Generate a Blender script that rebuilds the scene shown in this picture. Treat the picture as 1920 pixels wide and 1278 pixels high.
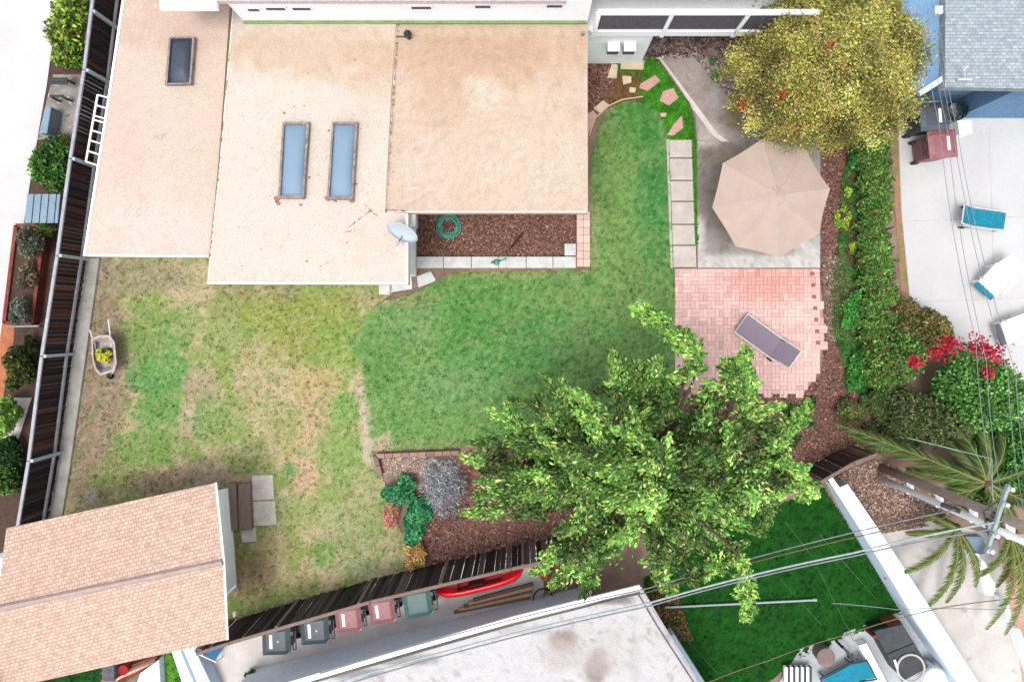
import bpy, math, random
import numpy as np
from mathutils import Vector, Matrix
from mathutils.geometry import tessellate_polygon

for o in list(bpy.data.objects): bpy.data.objects.remove(o)
SC = bpy.context.scene
R = math.radians
random.seed(11)
RNG = np.random.default_rng(5)

# ------------------------------------------------------------------ camera, sky, sun, exposure
S = 0.014            # metres of ground per surveyed unit
H = 20.0             # flying height
cam_d = bpy.data.cameras.new("camera"); cam = bpy.data.objects.new("camera", cam_d)
SC.collection.objects.link(cam)
cam.location = (0, 0, H)
cam_d.sensor_width = 36; cam_d.lens = 36 * (H / S) / 1920
cam_d.shift_x = -20 / 1920; cam_d.shift_y = -39 / 1920
cam_d.clip_end = 500
SC.camera = cam
w = bpy.data.worlds.new("World"); SC.world = w; w.use_nodes = True
nt = w.node_tree; bg = nt.nodes['Background']
sky = nt.nodes.new('ShaderNodeTexSky'); sky.sky_type = 'NISHITA'; sky.sun_disc = False
SUN_EL, SUN_AZ = 76, 215
sky.sun_elevation = R(SUN_EL); sky.sun_rotation = R(SUN_AZ)
sky.air_density = 1.0; sky.dust_density = 2.0; sky.ozone_density = 1.0
hs = nt.nodes.new('ShaderNodeHueSaturation'); hs.inputs['Saturation'].default_value = 0.22
nt.links.new(sky.outputs[0], hs.inputs['Color']); nt.links.new(hs.outputs[0], bg.inputs[0])
bg.inputs[1].default_value = 0.15
sd = bpy.data.lights.new("sun", 'SUN'); sd.energy = 1.1; sd.angle = R(20); sd.color = (1, .96, .90)
so = bpy.data.objects.new("sun", sd); SC.collection.objects.link(so)
sdir = Vector((math.sin(R(SUN_AZ)) * math.cos(R(SUN_EL)), math.cos(R(SUN_AZ)) * math.cos(R(SUN_EL)), math.sin(R(SUN_EL))))
so.rotation_euler = sdir.to_track_quat('Z', 'Y').to_euler(); so.location = (0, 0, 30)
SC.view_settings.view_transform = 'Standard'; SC.view_settings.look = 'None'
SC.view_settings.gamma = 1; SC.view_settings.exposure = 1.24
SC.render.resolution_x = 1024; SC.render.resolution_y = 681
GAIN = 1.75

# ------------------------------------------------------------------ helpers
def P(u, v, h=0.0):
    """survey grid point (u,v), read off for a feature standing h metres up -> metres"""
    k = (H - h) / H * S
    return Vector(((u - 980) * k, (600 - v) * k, h))

W8 = (.80, .82, .82)
def lin(c):
    c = c / 255.0
    return c / 12.92 if c <= .04045 else ((c + .055) / 1.055) ** 2.4
def A(r, g, b, k=1.0):
    return tuple(min(.86, lin(x) / GAIN * k) for x in (r, g, b))

origin = {}
def link(o): SC.collection.objects.link(o)
def tag(o, label=None, cat=None, group=None, kind=None):
    if label: o['label'] = label
    if cat: o['category'] = cat
    if group: o['group'] = group
    if kind: o['kind'] = kind
    return o
def thing(name, label, cat, loc, rz=0, group=None):
    o = bpy.data.objects.new(name, None); link(o)
    o.empty_display_size = .2
    o.location = loc; o.rotation_euler = (0, 0, rz)
    origin[o.name] = Vector((loc[0], loc[1], loc[2])) if rz == 0 else Vector((0, 0, 0))
    return tag(o, label, cat, group)
def copy_tree(o, parent=None):
    c = o.copy(); link(c)
    if parent: c.parent = parent
    for ch in list(o.children): copy_tree(ch, c)
    return c
def rot2(x, y, a):
    return x * math.cos(a) - y * math.sin(a), x * math.sin(a) + y * math.cos(a)

def finish(me, name, mat, parent, smooth, bevel=0):
    if mat: me.materials.append(mat)
    if smooth: me.polygons.foreach_set('use_smooth', [True] * len(me.polygons))
    o = bpy.data.objects.new(name, me); link(o)
    if parent: o.parent = parent; origin[o.name] = origin.get(parent.name, Vector((0, 0, 0)))
    else: origin[o.name] = Vector((0, 0, 0))
    if bevel:
        b = o.modifiers.new('b', 'BEVEL'); b.width = bevel; b.segments = 2; b.limit_method = 'ANGLE'
    return o

class MB:
    def __init__(s): s.v = []; s.f = []; s.c = []
    def add(s, vs, fs, col=None):
        n = len(s.v); s.v += [tuple(v) for v in vs]; s.f += [tuple(i + n for i in f) for f in fs]
        s.c += [col or (1, 1, 1)] * len(vs)
        return s
    def box(s, c, d, rz=0, top=None, col=None, tilt=None):
        """centre, full dims; top=(kx,ky) taper of the upper face"""
        kx, ky = top or (1, 1); vs = []
        for z, ax, ay in ((-.5, 1, 1), (.5, kx, ky)):
            for x, y in ((-.5, -.5), (.5, -.5), (.5, .5), (-.5, .5)):
                p = Vector((x * d[0] * ax, y * d[1] * ay, z * d[2]))
                if tilt is not None: p = tilt @ p
                X, Y = rot2(p.x, p.y, rz); vs.append((c[0] + X, c[1] + Y, c[2] + p.z))
        return s.add(vs, [(3, 2, 1, 0), (4, 5, 6, 7), (0, 1, 5, 4), (1, 2, 6, 5), (2, 3, 7, 6), (3, 0, 4, 7)], col)
    def prism(s, poly, z0, z1, col=None):
        n = len(poly)
        ar = sum(poly[i][0] * poly[(i + 1) % n][1] - poly[(i + 1) % n][0] * poly[i][1] for i in range(n))
        if ar < 0: poly = poly[::-1]
        vs = [(p[0], p[1], z0) for p in poly] + [(p[0], p[1], z1) for p in poly]
        fs = [tuple(range(n - 1, -1, -1)), tuple(range(n, 2 * n))]
        fs += [(i, (i + 1) % n, n + (i + 1) % n, n + i) for i in range(n)]
        return s.add(vs, fs, col)
    def sheet(s, poly, z):
        n = len(poly)
        ar = sum(poly[i][0] * poly[(i + 1) % n][1] - poly[(i + 1) % n][0] * poly[i][1] for i in range(n))
        if ar < 0: poly = poly[::-1]
        return s.add([(p[0], p[1], z) for p in poly], [tuple(range(n))])
    def tube(s, pts, r, n=8, caps=True, col=None):
        pts = [Vector(p) for p in pts]; m = len(pts)
        rr = r if isinstance(r, (list, tuple)) else [r] * m
        vs = []; fs = []; up = None
        for i, p in enumerate(pts):
            t = (pts[min(i + 1, m - 1)] - pts[max(i - 1, 0)])
            if t.length < 1e-9: t = Vector((0, 0, 1))
            t.normalize()
            if up is None:
                a = Vector((0, 0, 1)) if abs(t.z) < .9 else Vector((1, 0, 0))
            else: a = up
            x = a.cross(t)
            if x.length < 1e-6: x = Vector((1, 0, 0))
            x.normalize(); y = t.cross(x); up = y
            for k in range(n):
                q = 2 * math.pi * k / n
                vs.append(p + (x * math.cos(q) + y * math.sin(q)) * rr[i])
        for i in range(m - 1):
            for k in range(n):
                fs.append((i * n + k, i * n + (k + 1) % n, (i + 1) * n + (k + 1) % n, (i + 1) * n + k))
        if caps: fs += [tuple(range(n - 1, -1, -1)), tuple(range((m - 1) * n, m * n))]
        return s.add(vs, fs, col)
    def ring(s, c, Rr, r, n=32, k=8, axis='z', flat=1.0):
        vs = []; fs = []
        for i in range(n):
            a = 2 * math.pi * i / n
            for j in range(k):
                b = 2 * math.pi * j / k
                x = (Rr + r * math.cos(b)) * math.cos(a); y = (Rr + r * math.cos(b)) * math.sin(a); z = r * math.sin(b) * flat
                if axis == 'y': x, y, z = x, z, y
                if axis == 'x': x, y, z = z, x, y
                vs.append((c[0] + x, c[1] + y, c[2] + z))
        for i in range(n):
            for j in range(k):
                fs.append((i * k + j, ((i + 1) % n) * k + j, ((i + 1) % n) * k + (j + 1) % k, i * k + (j + 1) % k))
        return s.add(vs, fs)
    def lathe(s, prof, c=(0, 0, 0), n=20, sx=1, sy=1):
        vs = []; fs = []; m = len(prof)
        for r, z in prof:
            for k in range(n):
                a = 2 * math.pi * k / n; vs.append((c[0] + r * math.cos(a) * sx, c[1] + r * math.sin(a) * sy, c[2] + z))
        for i in range(m - 1):
            for k in range(n): fs.append((i * n + k, i * n + (k + 1) % n, (i + 1) * n + (k + 1) % n, (i + 1) * n + k))
        fs.append(tuple(range((m - 1) * n, m * n)))
        fs.append(tuple(range(n - 1, -1, -1)))
        return s.add(vs, fs)
    def build(s, name, mat, parent=None, smooth=False, bevel=0, vcol=False):
        off = origin.get(parent.name, Vector((0, 0, 0))) if parent else Vector((0, 0, 0))
        vs = [(v[0] - off.x, v[1] - off.y, v[2] - off.z) for v in s.v]
        me = bpy.data.meshes.new(name); me.from_pydata(vs, [], s.f); me.update()
        if vcol:
            at = me.color_attributes.new('Col', 'FLOAT_COLOR', 'POINT')
            arr = np.ones((len(vs), 4), dtype=np.float32); arr[:, :3] = np.array(s.c)
            at.data.foreach_set('color', arr.ravel())
        return finish(me, name, mat, parent, smooth, bevel)

def fast_mesh(name, V, F, C, mat, parent=None):
    """V (n,3), F (m,k) of equal-sized faces, C (n,3) colours"""
    off = origin.get(parent.name, Vector((0, 0, 0))) if parent else Vector((0, 0, 0))
    V = V - np.array(off)[None, :]
    me = bpy.data.meshes.new(name); k = F.shape[1]
    me.vertices.add(len(V)); me.vertices.foreach_set('co', V.astype(np.float32).ravel())
    me.loops.add(F.size); me.loops.foreach_set('vertex_index', F.astype(np.int32).ravel())
    me.polygons.add(len(F)); me.polygons.foreach_set('loop_start', np.arange(0, F.size, k, dtype=np.int32))
    try: me.polygons.foreach_set('loop_total', np.full(len(F), k, dtype=np.int32))
    except Exception: pass
    me.update(calc_edges=True)
    at = me.color_attributes.new('Col', 'FLOAT_COLOR', 'POINT')
    arr = np.ones((len(V), 4), dtype=np.float32); arr[:, :3] = np.clip(C, 0, 1)
    at.data.foreach_set('color', arr.ravel())
    return finish(me, name, mat, parent, False)

# ------------------------------------------------------------------ materials
def _new(name):
    m = bpy.data.materials.new(name); m.use_nodes = True
    n = m.node_tree; b = n.nodes['Principled BSDF']; return m, n, b
def mat(name, c1, c2=None, scale=2.0, fine=30, rough=.85, bump=.15, metal=0, lo=.35, hi=.65, finev=.18, spots=None, stretch=None):
    m, n, b = _new(name); L = n.links
    c2 = c2 or tuple(x * .82 for x in c1)
    tc = n.nodes.new('ShaderNodeTexCoord'); src = tc.outputs['Object']
    if stretch:
        mp = n.nodes.new('ShaderNodeMapping'); mp.inputs['Scale'].default_value = stretch; L.new(src, mp.inputs[0]); src = mp.outputs[0]
    n1 = n.nodes.new('ShaderNodeTexNoise'); n1.inputs['Scale'].default_value = scale; n1.inputs['Detail'].default_value = 6
    n1.inputs['Roughness'].default_value = .62; L.new(src, n1.inputs['Vector'])
    rp = n.nodes.new('ShaderNodeValToRGB'); rp.color_ramp.elements[0].position = lo; rp.color_ramp.elements[1].position = hi
    rp.color_ramp.elements[0].color = (*c1, 1); rp.color_ramp.elements[1].color = (*c2, 1); L.new(n1.outputs[0], rp.inputs[0])
    n2 = n.nodes.new('ShaderNodeTexNoise'); n2.inputs['Scale'].default_value = fine; n2.inputs['Detail'].default_value = 4; L.new(src, n2.inputs['Vector'])
    mr = n.nodes.new('ShaderNodeMapRange'); mr.inputs[1].default_value = .3; mr.inputs[2].default_value = .7
    mr.inputs[3].default_value = 1 - finev; mr.inputs[4].default_value = 1 + finev; L.new(n2.outputs[0], mr.inputs[0])
    mx = n.nodes.new('ShaderNodeMix'); mx.data_type = 'RGBA'; mx.blend_type = 'MULTIPLY'; mx.inputs[0].default_value = 1
    L.new(rp.outputs[0], mx.inputs[6]); L.new(mr.outputs[0], mx.inputs[7]); out = mx.outputs[2]
    for (sc, th, col) in (spots or []):
        n3 = n.nodes.new('ShaderNodeTexNoise'); n3.inputs['Scale'].default_value = sc; n3.inputs['Detail'].default_value = 5; L.new(src, n3.inputs['Vector'])
        r3 = n.nodes.new('ShaderNodeMapRange'); r3.inputs[1].default_value = th; r3.inputs[2].default_value = th + .08; L.new(n3.outputs[0], r3.inputs[0])
        m3 = n.nodes.new('ShaderNodeMix'); m3.data_type = 'RGBA'; L.new(r3.outputs[0], m3.inputs[0]); L.new(out, m3.inputs[6])
        m3.inputs[7].default_value = (*col, 1); out = m3.outputs[2]
    L.new(out, b.inputs['Base Color'])
    b.inputs['Roughness'].default_value = rough; b.inputs['Metallic'].default_value = metal
    if rough > .5: b.inputs['Specular IOR Level'].default_value = .25
    if bump:
        bp = n.nodes.new('ShaderNodeBump'); bp.inputs['Strength'].default_value = bump; bp.inputs['Distance'].default_value = .02
        L.new(n2.outputs[0], bp.inputs['Height']); L.new(bp.outputs[0], b.inputs['Normal'])
    return m
def vmat(name, rough=.8, trans=0.0, fine=0, finev=.2, bump=0):
    m, n, b = _new(name); L = n.links
    a = n.nodes.new('ShaderNodeAttribute'); a.attribute_name = 'Col'; out = a.outputs['Color']
    if fine:
        tc = n.nodes.new('ShaderNodeTexCoord')
        n2 = n.nodes.new('ShaderNodeTexNoise'); n2.inputs['Scale'].default_value = fine; n2.inputs['Detail'].default_value = 5
        L.new(tc.outputs['Object'], n2.inputs['Vector'])
        mr = n.nodes.new('ShaderNodeMapRange'); mr.inputs[1].default_value = .3; mr.inputs[2].default_value = .7
        mr.inputs[3].default_value = 1 - finev; mr.inputs[4].default_value = 1 + finev; L.new(n2.outputs[0], mr.inputs[0])
        mx = n.nodes.new('ShaderNodeMix'); mx.data_type = 'RGBA'; mx.blend_type = 'MULTIPLY'; mx.inputs[0].default_value = 1
        L.new(out, mx.inputs[6]); L.new(mr.outputs[0], mx.inputs[7]); out = mx.outputs[2]
        if bump:
            bp = n.nodes.new('ShaderNodeBump'); bp.inputs['Strength'].default_value = bump; bp.inputs['Distance'].default_value = .02
            L.new(n2.outputs[0], bp.inputs['Height']); L.new(bp.outputs[0], b.inputs['Normal'])
    L.new(out, b.inputs['Base Color']); b.inputs['Roughness'].default_value = rough
    b.inputs['Specular IOR Level'].default_value = .2
    if trans:
        t = n.nodes.new('ShaderNodeBsdfTranslucent'); L.new(out, t.inputs['Color'])
        ms = n.nodes.new('ShaderNodeMixShader'); ms.inputs[0].default_value = trans
        L.new(b.outputs[0], ms.inputs[1]); L.new(t.outputs[0], ms.inputs[2])
        L.new(ms.outputs[0], n.nodes['Material Output'].inputs['Surface'])
    return m
def bricks(name, c1, c2, mortar, scale, rot=0, bw=.5, rh=.25, ms=.012, rough=.9, stain=None):
    m, n, b = _new(name); L = n.links
    tc = n.nodes.new('ShaderNodeTexCoord'); mp = n.nodes.new('ShaderNodeMapping')
    mp.inputs['Rotation'].default_value = (0, 0, rot); L.new(tc.outputs['Object'], mp.inputs[0])
    t = n.nodes.new('ShaderNodeTexBrick'); t.inputs['Scale'].default_value = scale
    t.inputs['Color1'].default_value = (*c1, 1); t.inputs['Color2'].default_value = (*c2, 1); t.inputs['Mortar'].default_value = (*mortar, 1)
    t.inputs['Brick Width'].default_value = bw; t.inputs['Row Height'].default_value = rh; t.inputs['Mortar Size'].default_value = ms
    t.inputs['Mortar Smooth'].default_value = .3
    L.new(mp.outputs[0], t.inputs['Vector'])
    n2 = n.nodes.new('ShaderNodeTexNoise'); n2.inputs['Scale'].default_value = 9; n2.inputs['Detail'].default_value = 8; L.new(tc.outputs['Object'], n2.inputs['Vector'])
    mr = n.nodes.new('ShaderNodeMapRange'); mr.inputs[1].default_value = .3; mr.inputs[2].default_value = .7; mr.inputs[3].default_value = .85; mr.inputs[4].default_value = 1.15
    L.new(n2.outputs[0], mr.inputs[0])
    mx = n.nodes.new('ShaderNodeMix'); mx.data_type = 'RGBA'; mx.blend_type = 'MULTIPLY'; mx.inputs[0].default_value = 1
    L.new(t.outputs[0], mx.inputs[6]); L.new(mr.outputs[0], mx.inputs[7]); L.new(mx.outputs[2], b.inputs['Base Color'])
    b.inputs['Roughness'].default_value = rough; b.inputs['Specular IOR Level'].default_value = .2
    bp = n.nodes.new('ShaderNodeBump'); bp.inputs['Strength'].default_value = .4; bp.inputs['Distance'].default_value = .01; bp.invert = True
    L.new(t.outputs[1], bp.inputs['Height']); L.new(bp.outputs[0], b.inputs['Normal'])
    return m
def glass(name, c, rough=.12):
    m, n, b = _new(name); L = n.links
    b.inputs['Base Color'].default_value = (*c, 1); b.inputs['Roughness'].default_value = rough
    b.inputs['Specular IOR Level'].default_value = .35
    return m

M = {}
M['dirt'] = mat('dirt', A(172, 146, 130), A(140, 112, 98), scale=1.2, fine=40, bump=.5, finev=.3)
M['mulch'] = mat('mulch', A(150, 110, 105), A(118, 84, 80), scale=6, fine=60, bump=.8, finev=.5)
M['concrete'] = mat('concrete', A(250, 242, 236), A(226, 218, 212), scale=1.5, fine=50, finev=.1)
M['white_conc'] = mat('white_concrete', A(226, 225, 225), A(217, 215, 215), scale=.6, fine=30, finev=.04, bump=.1)
M['dark_conc'] = mat('weathered_concrete', A(176, 168, 160), A(132, 124, 120), scale=1.8, fine=35, finev=.15, spots=[(3.2, .58, A(120, 112, 104)), (5, .62, A(208, 205, 200))])
M['walk'] = mat('walk_concrete', A(176, 162, 152), A(140, 126, 110), scale=1.5, fine=35, finev=.15, spots=[(1.0, .56, A(130, 116, 96))])
M['slab'] = mat('slab', A(226, 214, 206), A(206, 196, 188), scale=4, fine=40, finev=.08)
M['coping'] = mat('coping', A(232, 234, 230), A(212, 212, 208), scale=4, fine=30, finev=.08)
M['kerb'] = mat('kerb_concrete', A(208, 204, 198), A(176, 172, 164), scale=3, fine=40, finev=.15, spots=[(7, .66, A(110, 104, 96))])
M['flag'] = mat('flagstone', A(240, 222, 192), A(226, 198, 172), scale=6, fine=40, finev=.12)
M['flag_red'] = mat('flagstone_red', A(222, 166, 150), A(226, 186, 176), scale=5, fine=40, finev=.12)
M['roof_a'] = mat('roof_coating', A(247, 222, 203), A(240, 203, 180), scale=.45, fine=22, finev=.06, bump=.25, spots=[(9, .76, A(200, 165, 140)), (2.2, .66, A(236, 192, 160))])
M['roof_b'] = mat('roof_coating_pale', A(252, 238, 224), A(245, 216, 192), scale=.35, lo=.42, hi=.75, fine=22, finev=.05, bump=.2, spots=[(11, .77, A(196, 170, 150))])
M['roof_c'] = mat('roof_coating_tan', A(250, 226, 202), A(232, 190, 160), scale=.4, fine=26, finev=.11, bump=.3, spots=[(1.1, .64, A(251, 238, 222)), (14, .70, A(210, 170, 140)), (3, .66, A(226, 182, 150))])
M['stucco'] = mat('white_stucco', (.80, .83, .82), (.74, .78, .77), scale=2, fine=60, finev=.04)
M['trim'] = mat('white_trim', (.80, .81, .82), (.76, .77, .78), scale=2, fine=30, finev=.03, bump=.05)
M['rust'] = mat('rusty_frame', A(186, 164, 154), A(132, 120, 118), scale=9, fine=40, finev=.2)
M['rustspot'] = mat('rust_stain', A(150, 105, 80), A(190, 150, 125), scale=20, fine=60, finev=.3)
M['seam'] = mat('tar_seam', A(176, 146, 124), A(140, 112, 92), scale=9, fine=50, finev=.3)
M['skyglass'] = glass('sky_reflection_glass', A(134, 160, 184), .6)  # blue of the reflected sky is put into the base colour
M['darkglass'] = glass('dark_glass', A(58, 70, 86), .5)
M['greenflash'] = mat('green_flashing', A(150, 178, 120), A(128, 158, 106), scale=3)
M['shingle'] = bricks('shingle_roof', A(230, 201, 182), A(212, 180, 162), A(184, 150, 134), 4.3, R(-14.5), bw=.5, rh=.36, ms=.035)
M['shingle_dk'] = mat('ridge_shingle', A(200, 178, 170), A(184, 162, 158), scale=6, fine=40)
M['shingle_gr'] = bricks('grey_shingle', A(186, 196, 202), A(160, 172, 180), A(140, 152, 160), 4, 0, bw=.5, rh=.3, ms=.03)
M['pinkroof'] = mat('pale_roof', A(240, 226, 222), A(226, 212, 210), scale=8, fine=20)
M['pinkbrick'] = mat('pink_brick', A(236, 200, 184), A(222, 184, 168), scale=6, fine=30)
M['graypanel'] = mat('grey_panel', A(118, 114, 122), A(98, 95, 104), scale=8, fine=30)
M['darkwood'] = vmat('dark_boards', .8, 0, 25, .35, .4)
M['rail'] = mat('galvanised_rail', A(186, 186, 196), A(160, 160, 172), scale=6, rough=.5)
M['palebar'] = mat('pale_bar', A(196, 214, 222), A(180, 196, 206), scale=6, rough=.5)
M['wood'] = mat('weathered_wood', A(160, 134, 122), A(128, 106, 98), scale=5, fine=20, stretch=(12, 1, 1))
M['lumber'] = mat('lumber', A(250, 208, 172), A(236, 188, 150), scale=5, fine=20)
M['canvas'] = mat('umbrella_canvas', A(206, 184, 171), A(198, 175, 162), scale=3, fine=90, finev=.03, bump=.1)
M['metal'] = mat('metal', A(160, 160, 165), A(140, 140, 146), scale=6, rough=.4, metal=.6)
M['sling'] = mat('sling_fabric', A(156, 142, 156), A(142, 128, 142), scale=30, fine=120, finev=.08)
M['whitemetal'] = mat('white_metal', A(236, 236, 240), A(226, 226, 232), scale=6, rough=.4)
M['blackplastic'] = mat('black_plastic', A(40, 44, 50), A(30, 32, 38), scale=6, rough=.5)
M['bin_dark'] = mat('bin_charcoal', A(62, 80, 92), A(50, 66, 78), scale=6, rough=.5, finev=.08)
M['bin_red'] = mat('bin_maroon', A(172, 108, 112), A(150, 90, 96), scale=6, rough=.5, finev=.08)
M['bin_green'] = mat('bin_green', A(72, 116, 116), A(60, 100, 100), scale=6, rough=.5, finev=.08)
M['bin_black'] = mat('bin_slate', A(84, 94, 106), A(70, 78, 90), scale=6, rough=.5, finev=.08)
M['red'] = mat('red_plastic', A(255, 34, 48, 1.25), A(240, 20, 34), scale=3, rough=.35, finev=.06, bump=.03)
M['darkred'] = mat('dark_red', A(110, 20, 28), A(90, 16, 22), scale=3)
M['teal'] = mat('teal_plastic', A(72, 186, 160), A(58, 160, 138), scale=8, rough=.4)
M['teal_fab'] = mat('teal_fabric', A(30, 150, 176), A(24, 132, 160), scale=8)
M['blue_wall'] = mat('blue_siding', A(136, 176, 214), A(122, 162, 202), scale=1.5, fine=20)
M['bluewhite'] = mat('pale_blue_wall', (.50, .60, .70), (.46, .56, .67), scale=1.2, fine=30, finev=.04)
M['flatroof'] = mat('white_flat_roof', A(224, 220, 220), A(212, 206, 206), scale=1, fine=24, finev=.06, spots=[(1.3, .60, A(206, 192, 188)), (6, .66, A(168, 156, 152))])
M['bark'] = mat('bark', A(110, 88, 74), A(84, 66, 56), scale=8, fine=30, bump=.5)
M['polewood'] = mat('pole_wood', A(216, 196, 188), A(186, 166, 160), scale=8, fine=30, bump=.4)
M['cable'] = mat('cable', A(150, 152, 160), A(128, 130, 138), scale=5, rough=.5)
M['cable_br'] = mat('cable_brown', A(140, 130, 90), A(120, 108, 76), scale=5)
M['cable_lt'] = mat('cable_light', A(190, 206, 204), A(172, 188, 188), scale=5)
M['leaf'] = vmat('leaf', .6, .33)
M['grass'] = vmat('grass_blades', .8, .15)
M['turf'] = vmat('turf', .95, 0, 45, .22, .5)
M['chips'] = vmat('wood_chips', .9)
M['brickv'] = vmat('patio_brick', .9, 0, 30, .1, .2)
M['orange'] = mat('orange_timber', A(204, 130, 92), A(180, 106, 74), scale=4)
M['redwood'] = mat('red_timber', A(156, 84, 68), A(124, 62, 52), scale=4)
M['corr'] = mat('blue_grey_metal', A(138, 164, 184), A(124, 150, 172), scale=3, rough=.5)
M['yellow'] = mat('yellow', A(232, 226, 90), A(240, 240, 130), scale=8)
M['spa'] = mat('spa_cover', A(74, 80, 84), A(62, 68, 72), scale=4, rough=.6)
M['soil'] = mat('soil', A(96, 74, 62), A(76, 58, 50), scale=6, fine=40, bump=.5)

# ------------------------------------------------------------------ noise + colour fields
_T = RNG.random((256, 256))
def vnoise(x, y):
    xi = np.floor(x).astype(int); yi = np.floor(y).astype(int); fx = x - xi; fy = y - yi
    fx = fx * fx * (3 - 2 * fx); fy = fy * fy * (3 - 2 * fy)
    g = lambda a, b: _T[a % 256, b % 256]
    return (g(xi, yi) * (1 - fx) + g(xi + 1, yi) * fx) * (1 - fy) + (g(xi, yi + 1) * (1 - fx) + g(xi + 1, yi + 1) * fx) * fy
def fbm(x, y, o=5):
    s = 0; a = .5; t = 0
    for i in range(o): s = s + a * vnoise(x * 2 ** i + 17 * i, y * 2 ** i + 31 * i); t += a; a *= .6
    return s / t
def inpoly(px, py, poly):
    r = np.zeros(px.shape, bool); n = len(poly); j = n - 1
    for i in range(n):
        xi, yi = poly[i]; xj, yj = poly[j]
        c = ((yi > py) != (yj > py)) & (px < (xj - xi) * (py - yi) / (yj - yi + 1e-12) + xi)
        r ^= c; j = i
    return r
def sm(x, a, b):
    t = np.clip((x - a) / (b - a), 0, 1); return t * t * (3 - 2 * t)
def G(pts, h=0): return [tuple(P(u, v, h))[:2] for u, v in pts]

GREEN = [(1180, 188), (1150, 200), (1122, 240), (1108, 300), (1106, 505), (1040, 508), (850, 512), (815, 530), (760, 556), (715, 562), (685, 585), (660, 640), (678, 700), (695, 800), (700, 845), (760, 842), (870, 838), (960, 830), (1080, 800), (1266, 760), (1264, 500), (1254, 262), (1240, 218), (1215, 196)]
PATCHY = [(184, 470), (420, 470), (420, 510), (700, 515), (745, 540), (720, 560), (685, 585), (660, 640), (680, 700), (697, 800), (700, 850), (722, 905), (735, 960), (770, 1030), (800, 1062), (700, 1085), (560, 1122), (425, 1165), (300, 1000), (112, 970), (120, 900), (150, 700), (172, 560)]
BLOBS = [  # u, v, ru, rv, colour, weight
 (184, 700, 56, 290, (166, 138, 122), .95), (350, 905, 120, 26, (170, 142, 124), .9), (250, 520, 110, 40, (168, 150, 126), .8), (160, 900, 50, 60, (165, 138, 120), .8),
 (300, 590, 45, 45, (152, 166, 88), .8), (300, 700, 54, 48, (96, 158, 84), .95), (305, 650, 46, 56, (110, 160, 84), .85), (270, 620, 40, 50, (134, 160, 84), .8), (350, 600, 40, 40, (130, 160, 86), .7),
 (380, 735, 34, 50, (192, 166, 146), .8), (360, 800, 50, 28, (190, 170, 148), .7), (300, 775, 50, 40, (104, 158, 78), .85),
 (275, 835, 70, 40, (116, 156, 76), .8), (390, 790, 24, 50, (110, 160, 76), .7), (220, 890, 50, 35, (136, 156, 82), .7), (420, 620, 60, 50, (150, 170, 96), .7),
 (440, 570, 60, 35, (148, 156, 84), .7), (510, 570, 60, 40, (164, 160, 92), .8), (600, 590, 80, 40, (160, 166, 80), .8),
 (560, 640, 60, 40, (168, 160, 84), .7), (630, 650, 56, 60, (140, 168, 74), .8), (520, 600, 70, 40, (150, 166, 74), .7), (450, 540, 60, 18, (158, 146, 108), .7),
 (540, 540, 20, 30, (176, 150, 130), .6), (680, 560, 35, 16, (176, 160, 116), .7), (590, 720, 45, 40, (204, 174, 120), .7),
 (590, 800, 32, 60, (214, 180, 146), .85), (545, 830, 30, 40, (200, 176, 130), .6), (650, 765, 28, 28, (118, 172, 78), .8),
 (480, 700, 40, 70, (196, 176, 136), .7), (500, 770, 50, 40, (188, 178, 128), .7), (430, 800, 40, 60, (150, 168, 98), .7),
 (380, 890, 60, 25, (172, 148, 130), .8), (300, 905, 60, 25, (168, 140, 120), .7), (640, 860, 60, 50, (158, 174, 108), .7),
 (575, 900, 28, 40, (222, 182, 154), .9), (640, 840, 40, 60, (140, 170, 90), .7), (545, 880, 12, 16, (92, 148, 82), .8), (600, 960, 60, 40, (166, 180, 112), .7), (550, 985, 22, 60, (150, 172, 88), .6),
 (690, 940, 40, 50, (176, 176, 128), .6), (660, 1010, 60, 50, (158, 170, 116), .7), (610, 1040, 25, 30, (124, 166, 84), .8),
 (510, 1030, 40, 40, (184, 162, 122), .8), (470, 1080, 50, 40, (168, 138, 104), .8), (560, 1090, 60, 20, (170, 156, 116), .7), (700, 1060, 60, 18, (156, 164, 126), .7), (450, 1000, 20, 50, (150, 122, 90), .7),
 (740, 1000, 25, 40, (168, 162, 118), .6), (170, 930, 14, 12, (206, 198, 192), .9)]
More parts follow.
